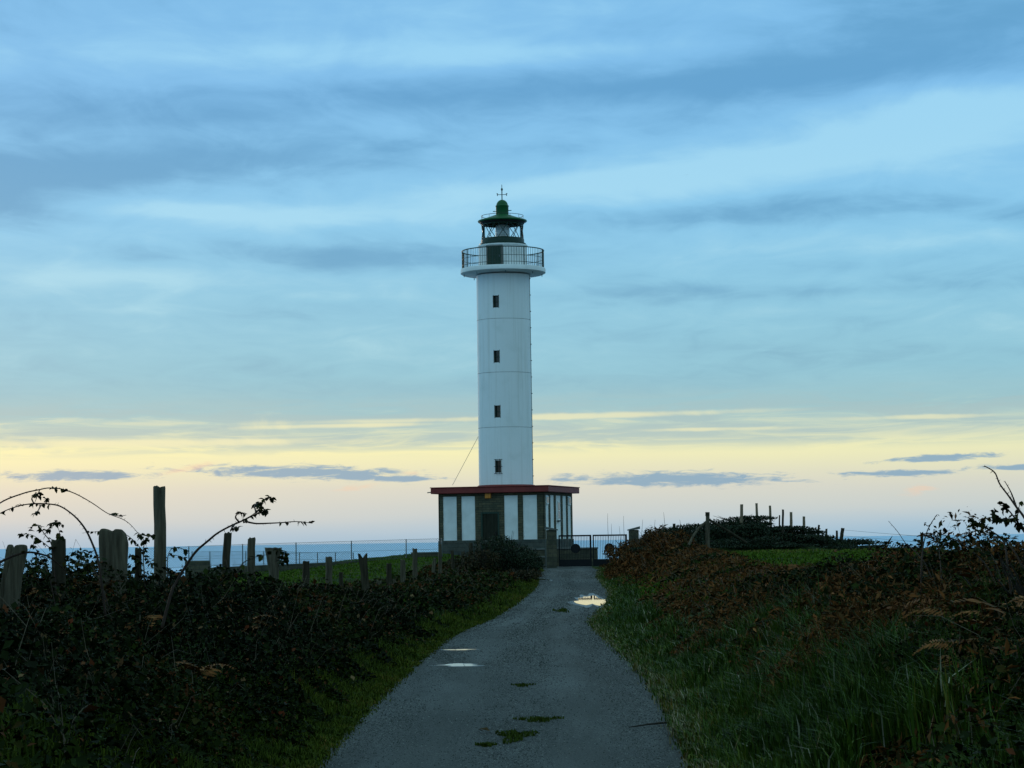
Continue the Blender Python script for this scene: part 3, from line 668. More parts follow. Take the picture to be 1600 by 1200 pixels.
# ------------------------------------------------------------------ fence posts
def post(px, w_px, pytop, d, label, m='wood', lean=(0, 0), flare=0.0, slant=0.0, group=None, fork=False, seed=0, zbase=None, pxb=None):
    r_ = random.Random(seed * 31 + int(px)); top = P(px, pytop, d); w = w_px / F * d / 2
    bx, by = (top.x - lean[0], d - lean[1]) if pxb is None else (P(pxb, 900, d).x, d)
    zb = zt(bx, by) - .25 if zbase is None else zbase
    H = top.z - zb; n = 12; L = 9; V_, F_ = [], []
    ph = [r_.uniform(.82, 1.16) for _ in range(n)]
    for j in range(L + 1):
        u = j / L; cx = (top.x - bx) * u + r_.uniform(-.06, .06) * w; cy = (d - by) * u
        k = 1.06 - .08 * u + flare * max(0, (u - .72) / .28) ** 1.3 + r_.uniform(-.03, .03)
        for i in range(n):
            a = 2 * math.pi * i / n; rr_ = w * k * ph[i] * r_.uniform(.96, 1.04)
            x, y = rr_ * math.cos(a), rr_ * math.sin(a) * .85; z = H * u
            if j >= L - 1: z += slant * x + (r_.uniform(-.02, .012) if j == L else 0)
            if fork and j == L and abs(math.cos(a)) < .35: z -= .10
            V_.append((cx + x, cy + y, z))
    for j in range(L):
        for i in range(n):
            k = (i + 1) % n; F_.append((j*n+i, j*n+k, (j+1)*n+k, (j+1)*n+i))
    V_.append(((top.x - bx), d - by, H - (.09 if fork else .012))); c2 = len(V_) - 1
    for i in range(n): F_.append((L*n+i, L*n+(i+1) % n, c2))
    o = mesh_obj('fence_post', V_, F_, MT[m]); o.location = (bx, by, zb); auto_smooth(o, 40)
    return tag(o, label, 'fence post', group)
def slab_post(out, thick, d, label, m='wood', group=None):      # split timber slab from its front outline
    pts = [P(px, py, d) for px, py in out]; c0 = sum(pts, Vector()) / len(pts); zb = min(p.z for p in pts)
    bm = bmesh.new(); loop = [bm.verts.new((p.x - c0.x, -thick/2, p.z - zb)) for p in pts]
    fc = bm.faces.new(loop); ex = bmesh.ops.extrude_face_region(bm, geom=[fc])
    bmesh.ops.translate(bm, verts=[v for v in ex['geom'] if isinstance(v, bmesh.types.BMVert)], vec=(0, thick, 0))
    bmesh.ops.bevel(bm, geom=list(bm.edges), offset=.008, segments=1, affect='EDGES')
    bmesh.ops.recalc_face_normals(bm, faces=list(bm.faces))
    me = bpy.data.meshes.new('fence_post'); bm.to_mesh(me); bm.free(); me.materials.append(MT[m])
    o = bpy.data.objects.new('fence_post', me); col.objects.link(o); o.location = (c0.x, d, zb); auto_smooth(o, 45)
    return tag(o, label, 'fence post', group)
GL = 'old wooden posts along the left hedge'
fl_px = [-54, 125, 275, 368, 442, 528, 598, 712, 737, 760]; fl_d = [16, 20, 25, 30, 35.7, 43, 51, 71, 88, 97]
def fd(px): return float(np.interp(px, fl_px, fl_d))
slab_post([(-2,1000),(24,1000),(33,905),(42,860),(41,852),(34,850.5),(25,852),(22,858),(12,900)], .09, 18.0, 'wide grey split post leaning right beside the bramble arch', group=GL)
slab_post([(-10,1000),(6,1000),(14,905),(20.5,856),(19,851),(14,850.5),(11,858),(4,905)], .09, 18.15, 'narrow grey split slab leaning against the wide split post', group=GL)
post(91, 21, 843, 19.2, 'short straight post with brambles wrapped round it, next to the twin slabs', 'wood_dark', group=GL, seed=2, slant=.1)
slab_post([(158,1000),(196,1000),(198,880),(199.5,850),(196,834),(189,827),(181,826.5),(177,831),(174.5,830),(168,827),(161,825.5),(156.5,829),(155.5,842),(157,880)], .12, 21.2, 'broad split post with a notched rounded top', group=GL)
post(216, 11, 857, 22.5, 'thin stump half hidden between the broad notched post and the tall post', 'wood_dark', group=GL, seed=4)
post(249.5, 20.5, 760, 24.0, 'tallest post, rising well above the hedge', 'wood', lean=(-.01, 0), group=GL, seed=5, slant=-.06)
post(356, 13, 832, fd(356), 'dark post leaning a little right under the bramble tip', 'wood_dark', lean=(.10, 0), group=GL, seed=6)
post(392.5, 13, 840, fd(392), 'pale grey square-topped post between the dark leaning post and the flared post', 'wood', lean=(.02, 0), group=GL, seed=7)
post(428, 15, 856, fd(428), 'post with a flared broken top and ivy on one side', 'wood', flare=.75, group=GL, seed=8)
post(478, 12, 876.5, fd(478), 'short squat dark post beyond the flared post', 'wood_dark', group=GL, seed=9)
post(514, 10, 870, fd(514), 'grey round post standing alone against the green field', 'wood', group=GL, seed=10)
post(533, 7, 894, fd(533), 'small stump just beyond the lone grey round post', 'wood_dark', group=GL, seed=11)
post(566.5, 12, 865, fd(566), 'forked post leaning left against the green field', 'wood_dark', lean=(-.10, 0), flare=.25, fork=True, group=GL, seed=12)
post(591.5, 7.5, 907, fd(591), 'low pale stub beside the dark straight post', 'wood', group=GL, seed=13)
post(608, 8, 880, fd(608), 'dark straight post with a pale stub on either side', 'wood_dark', group=GL, seed=14)
post(616, 5, 905, fd(616), 'narrow bleached stub touching the dark straight post', 'wood', group=GL, seed=15)
post(629.5, 9, 874, fd(629), 'pale straight post next to the tall blocky post', 'wood', group=GL, seed=16)
post(648, 8, 857, fd(648), 'tall blocky post standing over the end wall', 'wood', group=GL, seed=17)
gl2 = 'slim weathered post in the row between the tall blocky post and the dark bush'
for px, w, top, ln in [(679.5,5,872,.12), (687.5,6,850,0), (706.5,5,860,-.06), (723.5,5,862,.05), (735.5,6.5,848,0), (747.5,5.5,838,-.04), (697,4.5,893,0), (715,4.5,886,.03)]:
    post(px, w, top, fd(px) + random.uniform(0, 3), gl2, random.choice(['wood', 'wood_dark']), lean=(ln, 0), group='slim posts by the dark bush', seed=int(px))
# right-hand posts on the overgrown mound
GR = 'posts on the overgrown mound'
for i, (px, w, top, pxb, d, m_, lab) in enumerate([
        (1159, 4.4, 788, 1159.5, 81, 'wood_new', 'pale post, first on the mound after the strutted corner post'),
        (1182, 4.0, 786.5, 1185, 82, 'wood_new', 'tallest pale post on the mound, tilted left'),
        (1203, 3.6, 790, 1206, 83, 'wood_new', 'slim pale post right of the tallest mound post'),
        (1223.5, 3.6, 796, 1223, 79, 'wood_dark', 'long dark post reaching down the front of the mound'),
        (1218, 2.2, 805, 1218.5, 84, 'wood_dark', 'thin stake beside the long dark post'),
        (1189, 2.0, 805, 1188, 84, 'wood_dark', 'short thin stake right of the tallest mound post'),
        (1164, 2.0, 808, 1164, 84, 'wood_dark', 'short thin stake beside the first pale mound post'),
        (1236, 4.0, 800, 1238, 82, 'wood_new', 'pale post right of the long dark post'),
        (1256, 4.0, 807, 1257.5, 83, 'wood_new', 'light post where the mound starts to fall away'),
        (1279.5, 3.2, 820, 1278, 84, 'wood_dark', 'dark short post on the low end of the mound'),
        (1291.5, 3.2, 826, 1292, 85, 'wood', 'shortest grey post on the low end of the mound'),
        (1307.5, 3.6, 829, 1309, 84, 'wood_dark', 'dark post tilted left next to the end post of the mound'),
        (1317, 5.0, 825, 1312.5, 84, 'wood_dark', 'thick end post of the mound tilted right'),
        (1053, 4.6, 818, 1053, 88, 'wood_dark', 'dark stump in the scrub between the gate pillar and the strutted post')]):
    post(px, w, top, d, lab, m_, group=GR, seed=40+i, pxb=pxb)
post(1440, 4.5, 832, 38, 'thin dark stake among the brambles right of the mound', 'wood_dark', seed=60)
d = 74.0; cp = empty('strutted_post', (P(1105.5, 846, d).x, d, zt(P(1105, 846, d).x, d) - .2)); tag(cp, 'corner post propped by two slanting struts at the left end of the mound', 'fence post')
rel = lambda px, py, dd=d: P(px, py, dd) - cp.location
h_ = rel(1105.5, 801)
mesh_obj('post', *tube([(0, 0, 0), (h_.x*.5, 0, h_.z*.5), (h_.x, 0, h_.z-.16), (h_.x, 0, h_.z)], [.075, .07, .065, .06], 9), MT['wood'], cp)
mesh_obj('post_cap', *tube([rel(1105.5, 806.5), rel(1105.5, 800.2)], .072, 9), MT['wood_dark'], cp)
mesh_obj('strut', *tube([rel(1105, 814), rel(1092, 825), rel(1083, 838, d-.3), rel(1076, 852, d-.5)], [.04, .04, .042, .045], 7), MT['wood'], cp)
mesh_obj('strut', *tube([rel(1106, 811), rel(1140, 831, d+.5), rel(1166, 848, d+1)], [.04, .042, .045], 7), MT['wood_dark'], cp)
# wire strands running on from the end of the mound
wv_, wf_ = join(*[tube([P(1317, 828+q, 84), P(1375, 833+q, 70), P(1440, 838+q, 38.1)], .004, 4) for q in (0, 9)])
o = mesh_obj('wire_strand', wv_, wf_, MT['galv']); tag(o, 'slack fence wires from the mound to the thin dark stake', 'wire')

# ------------------------------------------------------------------ vegetation
def leaf_mesh(pts, size, tone, aspect=.62, flat=.55, droop=0.0):
    n = len(pts); az_ = rng.uniform(0, 2*np.pi, n); el_ = rng.normal(0, flat, n) - droop
    d1 = np.stack([np.cos(az_)*np.cos(el_), np.sin(az_)*np.cos(el_), np.sin(el_)], 1)
    up = np.stack([rng.normal(0, .6, n), rng.normal(0, .6, n), np.ones(n)], 1); s1 = np.cross(d1, up); s1 /= np.linalg.norm(s1, axis=1, keepdims=True) + 1e-9
    n1 = np.cross(s1, d1); sz = size[:, None] if np.ndim(size) else size
    a = pts - d1*sz*.5; t2 = pts + d1*sz*.5; l = pts + s1*sz*aspect*.5 + n1*sz*.12; r = pts - s1*sz*aspect*.5 + n1*sz*.12
    V_ = np.stack([a, l, t2, r], 1).reshape(-1, 3); k = np.arange(n)*4
    T2 = np.stack([np.stack([k, k+2, k+1], 1), np.stack([k, k+3, k+2], 1)], 1).reshape(-1, 3)
    return V_, T2, np.repeat(tone, 2)
def blades(x, y, z, L, w, tone, bend=.5, dirx=None):
    n = len(x); a = rng.uniform(0, 2*np.pi, n); b = rng.uniform(.15, 1, n) * bend
    ux, uy = np.cos(a), np.sin(a)
    if dirx is not None: ux = ux*.6 + dirx[0]; uy = uy*.6 + dirx[1]; q = np.hypot(ux, uy)+1e-6; ux /= q; uy /= q
    px_, py_ = -uy, ux; base = np.stack([x, y, z], 1)
    side = np.stack([px_, py_, np.zeros(n)], 1) * (w/2)[:, None]
    m1 = base + np.stack([ux*L*b*.22, uy*L*b*.22, L*.55], 1); tp = base + np.stack([ux*L*b*.8, uy*L*b*.8, L*(1-.45*b)], 1)
    V_ = np.stack([base-side, base+side, m1-side*.8, m1+side*.8, tp], 1).reshape(-1, 3); k = np.arange(n)*5
    T2 = np.stack([np.stack([k, k+1, k+3], 1), np.stack([k, k+3, k+2], 1), np.stack([k+2, k+3, k+4], 1)], 1).reshape(-1, 3)
    return V_, T2, np.repeat(tone, 3)
def merge(L):
    V_, T2, tn = [], [], []; k = 0
    for v, t_, q in L:
        V_.append(v); T2.append(t_ + k); tn.append(q); k += len(v)
    return np.concatenate(V_), np.concatenate(T2), np.concatenate(tn)
def stems(n, xf, yf, hf, m, name, parent, r=.006):
    out = []
    for _ in range(n):
        y = yf(); x = xf(y); z = zt(x, y); h = hf(x, y); a = random.uniform(0, 6.28); b = random.uniform(.2, .9) * h; rr_ = r * max(1, y/28)
        out.append(tube([(x + b*math.cos(a)*u*u, y + b*math.sin(a)*u*u, z + h*(u - .35*u*u*random.uniform(0, 1))) for u in (0, .3, .6, .85, 1)], [rr_, rr_*.9, rr_*.75, rr_*.55, rr_*.3], 3, False))
    v, f = join(*out); return mesh_obj(name, v, f, m, parent)

# left bramble hedge -----------------------------------------------------
def HLh(x, y):
    s = xl(y) - x
    tall = np.interp(y, [0, 14, 22, 30, 40, 60, 100], [.5, .52, .57, .44, .2, .16, .2])
    prof = sstep(.1, 1.1, s - .1 + .5*(vnoise(x, y, .6)-.5)) * sstep(5.6, 3.6, s)
    lump = .25 + 1.5 * (vnoise(x, y, .8) * .6 + vnoise(x+3, y+8, .28) * .4)**1.3
    return tall * prof * lump * (.7 + .75*vnoise(x+31, y, 2.2))
L = []
for y0, y1, n, sz in [(9,14,14000,.05), (14,20,60000,.042), (20,28,54000,.046), (28,40,44000,.055), (40,60,34000,.07), (60,100,28000,.095)]:
    y = rng.uniform(y0, y1, n); s = rng.uniform(.25, 5.2 if y0 < 28 else 3.9, n); x = xl(y) - s; h = HLh(x, y)
    k = rng.random(n) < .3 + h * 2.2; x, y, h = x[k], y[k], h[k]; u = 1 - rng.random(len(x))**2 * .9
    z = Z(x, y) + h * u + .01
    tn = np.clip(rng.beta(1.3, 2.6, len(x)) * .9 + (vnoise(x, y, 1.3) - .5) * .75 + np.interp(y, [45, 65], [0, .22]), 0, .84); rs = rng.random(len(x)); tn = np.where(rs < .035, rng.uniform(.84, 1, len(x)), tn)
    L.append(leaf_mesh(np.stack([x, y, z], 1), sz * np.clip(rng.lognormal(-.12, .42, len(x)), .35, 2.2), tn, .68, .7, .15))
hedge = empty('bramble_hedge', (0, 0, 0)); tag(hedge, 'dark tangled bramble hedge along the left side of the lane', 'hedge', kind='stuff')
o = tri_obj('leaves', *merge(L), MT['bramble'], hedge); o['kind'] = 'stuff'
o = stems(1500, lambda y: float(xl(y)) - random.uniform(.8, 4.4), lambda: random.uniform(12, 40) if random.random() < .6 else random.uniform(40, 95), lambda x, y: float(HLh(x, y)) * random.uniform(1.0, 1.5) + .08, MT['dry_stem'], 'stems', hedge, .0035); o['kind'] = 'stuff'

# right scrub: bramble and dead bracken ----------------------------------
def HRh(x, y):
    s = x - xr(y)
    tall = np.interp(y, [0, 14, 25, 31, 38, 60, 72, 80, 95, 106], [.5, .57, .57, .38, .13, .09, .3, .72, .8, .6])
    prof = sstep(.35, 2.3, s + 1.3*(vnoise(x, y, .8)-.5)) * np.where(y > 34, sstep(np.interp(y, [34, 44, 70, 106], [9, 4.4, 4.2, 3.2]), np.interp(y, [34, 44, 70, 106], [7, 2.8, 2.6, 1.9]), s), 1.0)
    lump = .25 + 1.5 * (vnoise(x+5, y, .9) * .6 + vnoise(x, y+3, .3) * .4)**1.3
    return tall * prof * lump * (.75 + .6*vnoise(x+11, y, 2.0)) * (1 + .12*sstep(2.5, 5, s))
Lb, Lk = [], []
for y0, y1, n, sz, sm2 in [(9,14,14000,.05,6), (14,21,60000,.042,5.5), (21,30,60000,.05,6.5), (30,44,56000,.06,8.5), (44,70,34000,.09,6.0), (70,106,40000,.11,4.2)]:
    y = rng.uniform(y0, y1, n); s = rng.uniform(.3, sm2, n); x = xr(y) + s; h = HRh(x, y)
    k = (rng.random(n) < .45 + h * 1.5) & (h > .015); x, y, h = x[k], y[k], h[k]; u = 1 - rng.random(len(x))**2 * .95
    z = Z(x, y) + h * u
    br = vnoise(x+20, y*.6+5, 1.5) + rng.normal(0, .12, len(x)) + np.interp(y, [14, 24, 34, 60, 106], [-.05, .04, .16, .2, .2])
    pk = np.stack([x, y, z], 1); k = br > .53
    tn = np.clip(rng.beta(2, 2, len(x)) , 0, 1)
    Lk.append(leaf_mesh(pk[k], sz * np.clip(rng.lognormal(.15, .5, k.sum()), .4, 3.0), tn[k], .28, .7, .2))
    tn = np.clip(rng.beta(1.5, 2.6, len(x)), 0, .8); rs = rng.random(len(x)); tn = np.where(rs < .03, rng.uniform(.85, .97, len(x)), tn)
    Lb.append(leaf_mesh(pk[~k], sz * np.clip(rng.lognormal(-.15, .45, (~k).sum()), .35, 2.2), tn[~k], .66, .6, .1))
scrub = empty('bramble_scrub', (0, 0, 0)); tag(scrub, 'dark bramble scrub covering the right bank of the lane', 'scrub', kind='stuff')
o = tri_obj('leaves', *merge(Lb), MT['bramble'], scrub); o['kind'] = 'stuff'
o = stems(1100, lambda y: float(xr(y)) + random.uniform(1.2, 5.5 if y < 44 else 3.4), lambda: random.uniform(13, 44) if random.random() < .55 else random.uniform(44, 104), lambda x, y: float(HRh(x, y)) * random.uniform(1.0, 1.45) + .08, MT['dry_stem'], 'stems', scrub, .0035); o['kind'] = 'stuff'
dead = tri_obj('dead_bracken', *merge(Lk), MT['bracken']); tag(dead, 'rust brown dead bracken spread over the right bank', 'bracken', kind='stuff')

# grass verges -----------------------------------------------------------
L = []
for y0, y1, n, smax, ln, w in [(9,14,8000,2.8,.36,.013), (14,20,26000,2.9,.40,.012), (20,28,24000,2.1,.36,.013), (28,45,18000,1.1,.24,.014), (45,106,16000,.8,.18,.022)]:
    y = rng.uniform(y0, y1, n); s = rng.random(n)**1.25 * smax + rng.normal(0, .05, n) + .04; x = xr(y) + s
    k = (vnoise(x, y, .45) * .6 + vnoise(x+4, y, 1.2) * .4 > .38 + .05*s) | (s < .35); x, y, s = x[k], y[k], s[k]
    cl = vnoise(x+7, y, .55)*.6 + vnoise(x, y+2, .22)*.4; l = ln * np.clip(.22 + s * .6, .18, 1.05) * rng.uniform(.5, 1.35, len(x)) * (.35 + 1.5*cl)
    edge = np.exp(-(s / .30)**2); tn = np.clip(rng.beta(1.6, 2.4, len(x)) * .8 + edge * rng.uniform(0, .75, len(x)) + (vnoise(x, y, .9)-.5)*.4, 0, .95); rs = rng.random(len(x)); tn = np.where(rs < .018, 1.0, tn)
    L.append(blades(x, y, Z(x, y) - .01, l, w * rng.uniform(.6, 1.4, len(x)), tn, .95, (-.45, -.25)))
vr_ = tri_obj('verge_grass', *merge(L), MT['grass']); tag(vr_, 'long rank green grass along the right edge of the lane', 'grass', kind='stuff')
L = []
for y0, y1, n, smax, ln, w in [(9,14,9000,1.5,.10,.012), (14,20,26000,1.2,.11,.011), (20,28,20000,.95,.11,.013), (28,45,16000,.65,.12,.018), (45,106,14000,.6,.14,.026)]:
    y = rng.uniform(y0, y1, n); s = rng.random(n)**1.1 * smax + .02 + rng.normal(0, .04, n); x = xl(y) - s
    cl = vnoise(x, y, .4)*.6 + vnoise(x+3, y, .16)*.4; keep = (cl > .3 + .14*s) | (s < .12); x, y, s, cl = x[keep], y[keep], s[keep], cl[keep]; l = ln * np.clip(.3 + s * 1.2, .25, 1.6) * rng.uniform(.5, 1.5, len(x)) * (.35 + 1.4*cl); edge = np.exp(-(s / .3)**2)
    tn = np.clip(rng.beta(1.6, 2.2, len(x)) * .8 + edge * rng.uniform(0, .35, len(x)) + (vnoise(x, y, .7)-.5)*.6, 0, 1)
    L.append(blades(x, y, Z(x, y) - .005, l, w * rng.uniform(.6, 1.4, len(x)), tn, .9))
vl_ = tri_obj('mossy_verge', *merge(L), MT['moss']); tag(vl_, 'short mossy grass along the left edge of the lane', 'grass', kind='stuff')
# fields beyond the hedges
L = []
for n, x0, x1, y0, y1 in [(60000, -18, -.5, 34, 118), (45000, 3, 16, 36, 82), (9000, -2.5, 2.5, 100, 112)]:
    y = rng.uniform(y0, y1, n); x = rng.uniform(x0, x1, n)
    k = ((x < xl(y) - .6) | (x > xr(y) + .6)) & (x > np.interp(y, ex_y, ex_x) - 2); x, y = x[k], y[k]
    l = rng.uniform(.05, .13, len(x)); straw = np.exp(-((y - 76) / 5)**2) * (x > 3)
    nm = ~((x > 4.2) & (y > 76.5)); x, y, l, straw = x[nm], y[nm], l[nm], straw[nm]
    tn = np.clip(rng.beta(1.8, 2.2, len(x)) * .85 + straw * rng.uniform(0, .8, len(x)), 0, 1)
    L.append(blades(x, y, Z(x, y) - .01, l, np.full(len(x), .045), tn, .8))
fg = tri_obj('field_grass', *merge(L), MT['field_grass']); tag(fg, 'short bright green pasture behind the hedges and round the lighthouse', 'grass', kind='stuff')

# moss tufts and litter on the lane
def tuft(px, py, wpx, hpx, label, n):
    x0, y0 = hit(px - wpx/2, py); x1, _ = hit(px + wpx/2, py); ya, yb = hit(px, py + hpx/2)[1], hit(px, py - hpx/2)[1]
    a = rng.uniform(0, 6.28, n); r = np.sqrt(rng.random(n)); cx, cy = (x0+x1)/2, (ya+yb)/2
    k = .75 + .35*np.sin(3*a+px) + .2*np.sin(5*a)
    x = cx + (x1-x0)/2*r*k*np.cos(a); y = cy + (yb-ya)/2*r*k*np.sin(a)
    v = blades(x, y, SLOPE*y + .003, rng.uniform(.012, .04, n)*max(1, cy/30), np.full(n, .010*max(1, cy/30)), rng.beta(2, 2.5, n)*.55, .9)
    o = tri_obj('moss_tuft', v[0] - np.array([cx, cy, SLOPE*cy]), v[1], v[2], MT['moss']); o.location = (cx, cy, SLOPE*cy); tag(o, label, 'moss', 'moss tufts in the lane')
tuft(805, 1152, 62, 22, 'largest clump of moss in the middle of the lane', 900)
tuft(842, 1126, 70, 9, 'flat strip of moss just beyond the largest moss clump', 500)
tuft(760, 1166, 30, 5, 'faint patch of moss beside the fallen leaf', 420)
tuft(817, 1072, 34, 5, 'small moss tuft between the moss strip and the pale puddles', 200)
tuft(878, 955, 26, 6, 'dark moss tuft in front of the large bright puddle', 300)
x, y = hit(757, 1146); v, t2, q = leaf_mesh(np.array([[0, 0, .02], [.02, .01, .015], [-.03, 0, .015]]), np.array([.11, .08, .06]), np.array([.3, .5, .4]), .7, .2)
o = tri_obj('fallen_leaf', v, t2, q, MT['bracken']); o.location = (x, y, SLOPE*y + .01); tag(o, 'dark curled fallen leaf on the asphalt by the moss', 'leaf')
a = hit(983, 1139); b = hit(1045, 1134)
o = mesh_obj('fallen_twig', *tube([(a[0], a[1], SLOPE*a[1]+.015), ((a[0]+b[0])/2, (a[1]+b[1])/2+.05, SLOPE*a[1]+.022), (b[0], b[1], SLOPE*b[1]+.03)], [.004, .008, .011], 6), MT['bark']); tag(o, 'dark twig lying on the asphalt at the right verge', 'twig')

# shrubs -----------------------------------------------------------------
def shrub(x, y, rx_, ry_, h, n, sz, label, group=None, m='shrub', name='shrub', lobes=7, twig=30):
    z0 = zt(x, y); o = empty(name, (x, y, z0)); tag(o, label, 'shrub', group)
    cs = [(random.uniform(-.7, .7)*rx_, random.uniform(-.6, .6)*ry_, random.uniform(.05, .8)*h, random.uniform(.4, .65)) for _ in range(lobes)] + [(0, 0, h*.45, .8)]
    pts = []
    for i in range(len(cs)):
        k = n // len(cs); v = rng.normal(0, 1, (k, 3)); v /= np.linalg.norm(v, axis=1, keepdims=True); rr_ = rng.uniform(.35, 1.12, (k, 1))**.6
        c0 = np.array(cs[i][:3]); pts.append(c0 + v * rr_ * np.array([rx_, ry_, h*.5]) * cs[i][3])
    pts = np.concatenate(pts); pts = pts[(pts[:, 2] > 0)]
    o2 = tri_obj('foliage', *leaf_mesh(pts, sz*rng.uniform(.5, 1.3, len(pts)), rng.beta(1.6, 2.2, len(pts)), .6, .8), MT[m], o)
    out = []
    for _ in range(twig):
        a = random.uniform(0, 6.28); q = random.uniform(.3, 1.0); hh = h * random.uniform(.6, 1.15)
        out.append(tube([(.1*math.cos(a), .1*math.sin(a), -.1), (rx_*.3*q*math.cos(a), ry_*.3*q*math.sin(a), hh*.5), (rx_*.85*q*math.cos(a), ry_*.85*q*math.sin(a), hh)], [.02, .013, .005], 4, False))
    mesh_obj('branches', *join(*out), MT['bark'], o); return o
p = P(795, 900, 80); shrub(p.x, 80, 1.05, 1.8, 1.42, 11000, .08, 'dark rounded bush on the left verge in front of the lighthouse steps')
p = P(818, 900, 74); shrub(p.x, 74, .55, 1.3, .5, 2600, .075, 'low brown scrub sloping from the rounded bush to the lane', None, 'brown_shrub')
p = P(752, 900, 78); shrub(p.x, 78, .9, 1.4, .95, 5000, .08, 'brownish ragged bush sloping from the rounded bush down to the posts', None, 'brown_shrub')
p = P(765, 900, 86); shrub(p.x, 86, .55, .9, 1.15, 3500, .08, 'thin dark bush between the slim posts and the rounded bush')
GM = 'dark shrubs crowding the mound'
for px, d, rx_, h in [(1075,80,1.0,.75), (1102,81,1.1,.75), (1130,82,1.1,.62), (1160,82,1.2,.62), (1190,81,1.1,.5), (1218,82,1.2,.5), (1246,83,1.0,.5), (1275,83,1.0,.45), (1302,83,1.0,.5), (1330,82,1.1,.55), (1362,80,1.1,.5), (1395,78,1.1,.5), (1045,84,1.0,.8), (1020,88,.9,.85), (1088,79,.9,.8), (1116,79.5,1.0,.9), (1146,79.5,1.0,.95), (1178,79.5,1.0,.95), (1210,79.5,1.0,.9), (1240,79.5,1.0,.75), (1268,80,1.0,.6), (1300,80,1.0,.5), (1340,78,1.0,.45), (1130,78,.9,.55), (1165,78,1.0,.6), (1197,78,1.0,.55), (1228,78,.9,.5)]:
    p = P(px + random.uniform(-6, 6), 850, d); shrub(p.x, d, rx_*random.uniform(.8, 1.3), 1.2, h*random.uniform(.35, .75)*(.6 if px > 1185 else .85), 3000, .085, 'low dark shrub in the thicket on the mound under the posts', GM, twig=14)
# brown dry bush and tall dead stalks by the right pillar
for px, d, h in [(985, 96, .95), (1010, 92, .9), (1035, 86, .85)]:
    p = P(px, 870, d); shrub(p.x, d, 1.0, 1.4, h, 4200, .10, 'rusty brown dead bracken bush beside the right gate pillar', 'rusty bushes by the pillar', 'bracken', 'bracken_bush', twig=26)
out = []
for px, top, d in [(951, 802, 99), (957, 818, 98), (976, 806, 97), (1003, 812, 95), (1037, 800, 90), (1062, 812, 84), (968, 822, 98), (1016, 820, 90), (1022, 812, 88)]:
    a = P(px, top, d); b = zt(a.x, d); pp = [(a.x + .05*math.sin(px+q*3), d, b + (a.z-b)*q) for q in (0, .35, .7, .9, 1)]
    o = mesh_obj('dead_stalk', *tube(pp, [.012, .011, .008, .006, .004], 5), MT['dry_stem']); tag(o, 'tall thin dead stalk sticking up by the right gate pillar', 'stalk', 'dead stalks by the pillar')

# bracken plants close to the lane ---------------------------------------
def frond_mesh(Lr, seed):
    r_ = random.Random(seed); V_, T2 = [], []
    N = 17; spine = []
    for i in range(N + 1):
        u = i / N; spine.append(Vector((Lr*u*(1-.12*u), .02*math.sin(3*u), Lr*(.42*u - .62*u*u))))
    for i in range(N):
        k = len(V_); w = .006*(1-.8*i/N); V_ += [spine[i]+Vector((0, -w, 0)), spine[i]+Vector((0, w, 0)), spine[i+1]+Vector((0, w*.9, 0)), spine[i+1]+Vector((0, -w*.9, 0))]; T2 += [(k, k+1, k+2), (k, k+2, k+3)]
        if i < 2: continue
        u = i / N; pl_ = Lr * .34 * (1-u)**.75 * r_.uniform(.8, 1.1)
        for s in (-1, 1):
            dirv = Vector((.38, s, -.25 + r_.uniform(-.2, .2))).normalized(); bw_ = Lr*.028; k = len(V_); b0 = spine[i]; tp = b0 + dirv*pl_; md = b0 + dirv*pl_*.45
            V_ += [b0, md + Vector((bw_, 0, .004)), tp, md - Vector((bw_, 0, .004))]; T2 += [(k, k+1, k+2), (k, k+2, k+3)]
    me_o = tri_obj('frond', np.array([tuple(v) for v in V_]), np.array(T2), np.array([r_.uniform(.35, 1) for _ in T2]), MT['bracken']); me = me_o.data; bpy.data.objects.remove(me_o); return me
FR = [frond_mesh(1.0, s) for s in range(4)]
def bracken(x, y, label, group, n=6, sz=.6, lift=.4):
    o = empty('bracken_fern', (x, y, zt(x, y))); tag(o, label, 'fern', group)
    mesh_obj('stalk', *tube([(0, 0, -.05), (.02, 0, lift)], [.008, .006], 5), MT['dry_stem'], o)
    for k in range(n):
        f = bpy.data.objects.new('frond', random.choice(FR)); col.objects.link(f); f.parent = o
        f.location = (.02, 0, lift*random.uniform(.6, 1)); s = sz*random.uniform(.7, 1.15); f.scale = (s, s, s); f.rotation_euler = (random.uniform(-.4, .4), random.uniform(-.45, .15), 6.28*k/n + random.uniform(-.5, .5))
for px, py, d in [(1585,930,19), (1540,1110,16), (1590,1140,15.2), (1500,1150,15.4), (1560,1030,17), (1490,1020,18.5), (1430,960,22), (1470,905,25), (1570,880,24), (1380,930,27), (1330,905,31), (1290,935,29), (1410,1000,19.5), (1240,915,36), (1180,915,40), (1525,955,21)]:
    p = P(px, py, d); bracken(p.x, d, 'rust brown bracken fern drooping over the brambles of the right bank', 'brown ferns on the right bank', 6, .55, float(HRh(p.x, d))*.8 + .12)
for px, d in [(150, 20.5), (215, 19.5), (300, 18), (60, 19), (330, 24), (385, 22)]:
    p = P(px, 900, d); bracken(p.x, d, 'rust brown bracken fern growing through the left bramble hedge', 'brown ferns in the left hedge', 5, .42, float(HLh(p.x, d))*.9 + .08)

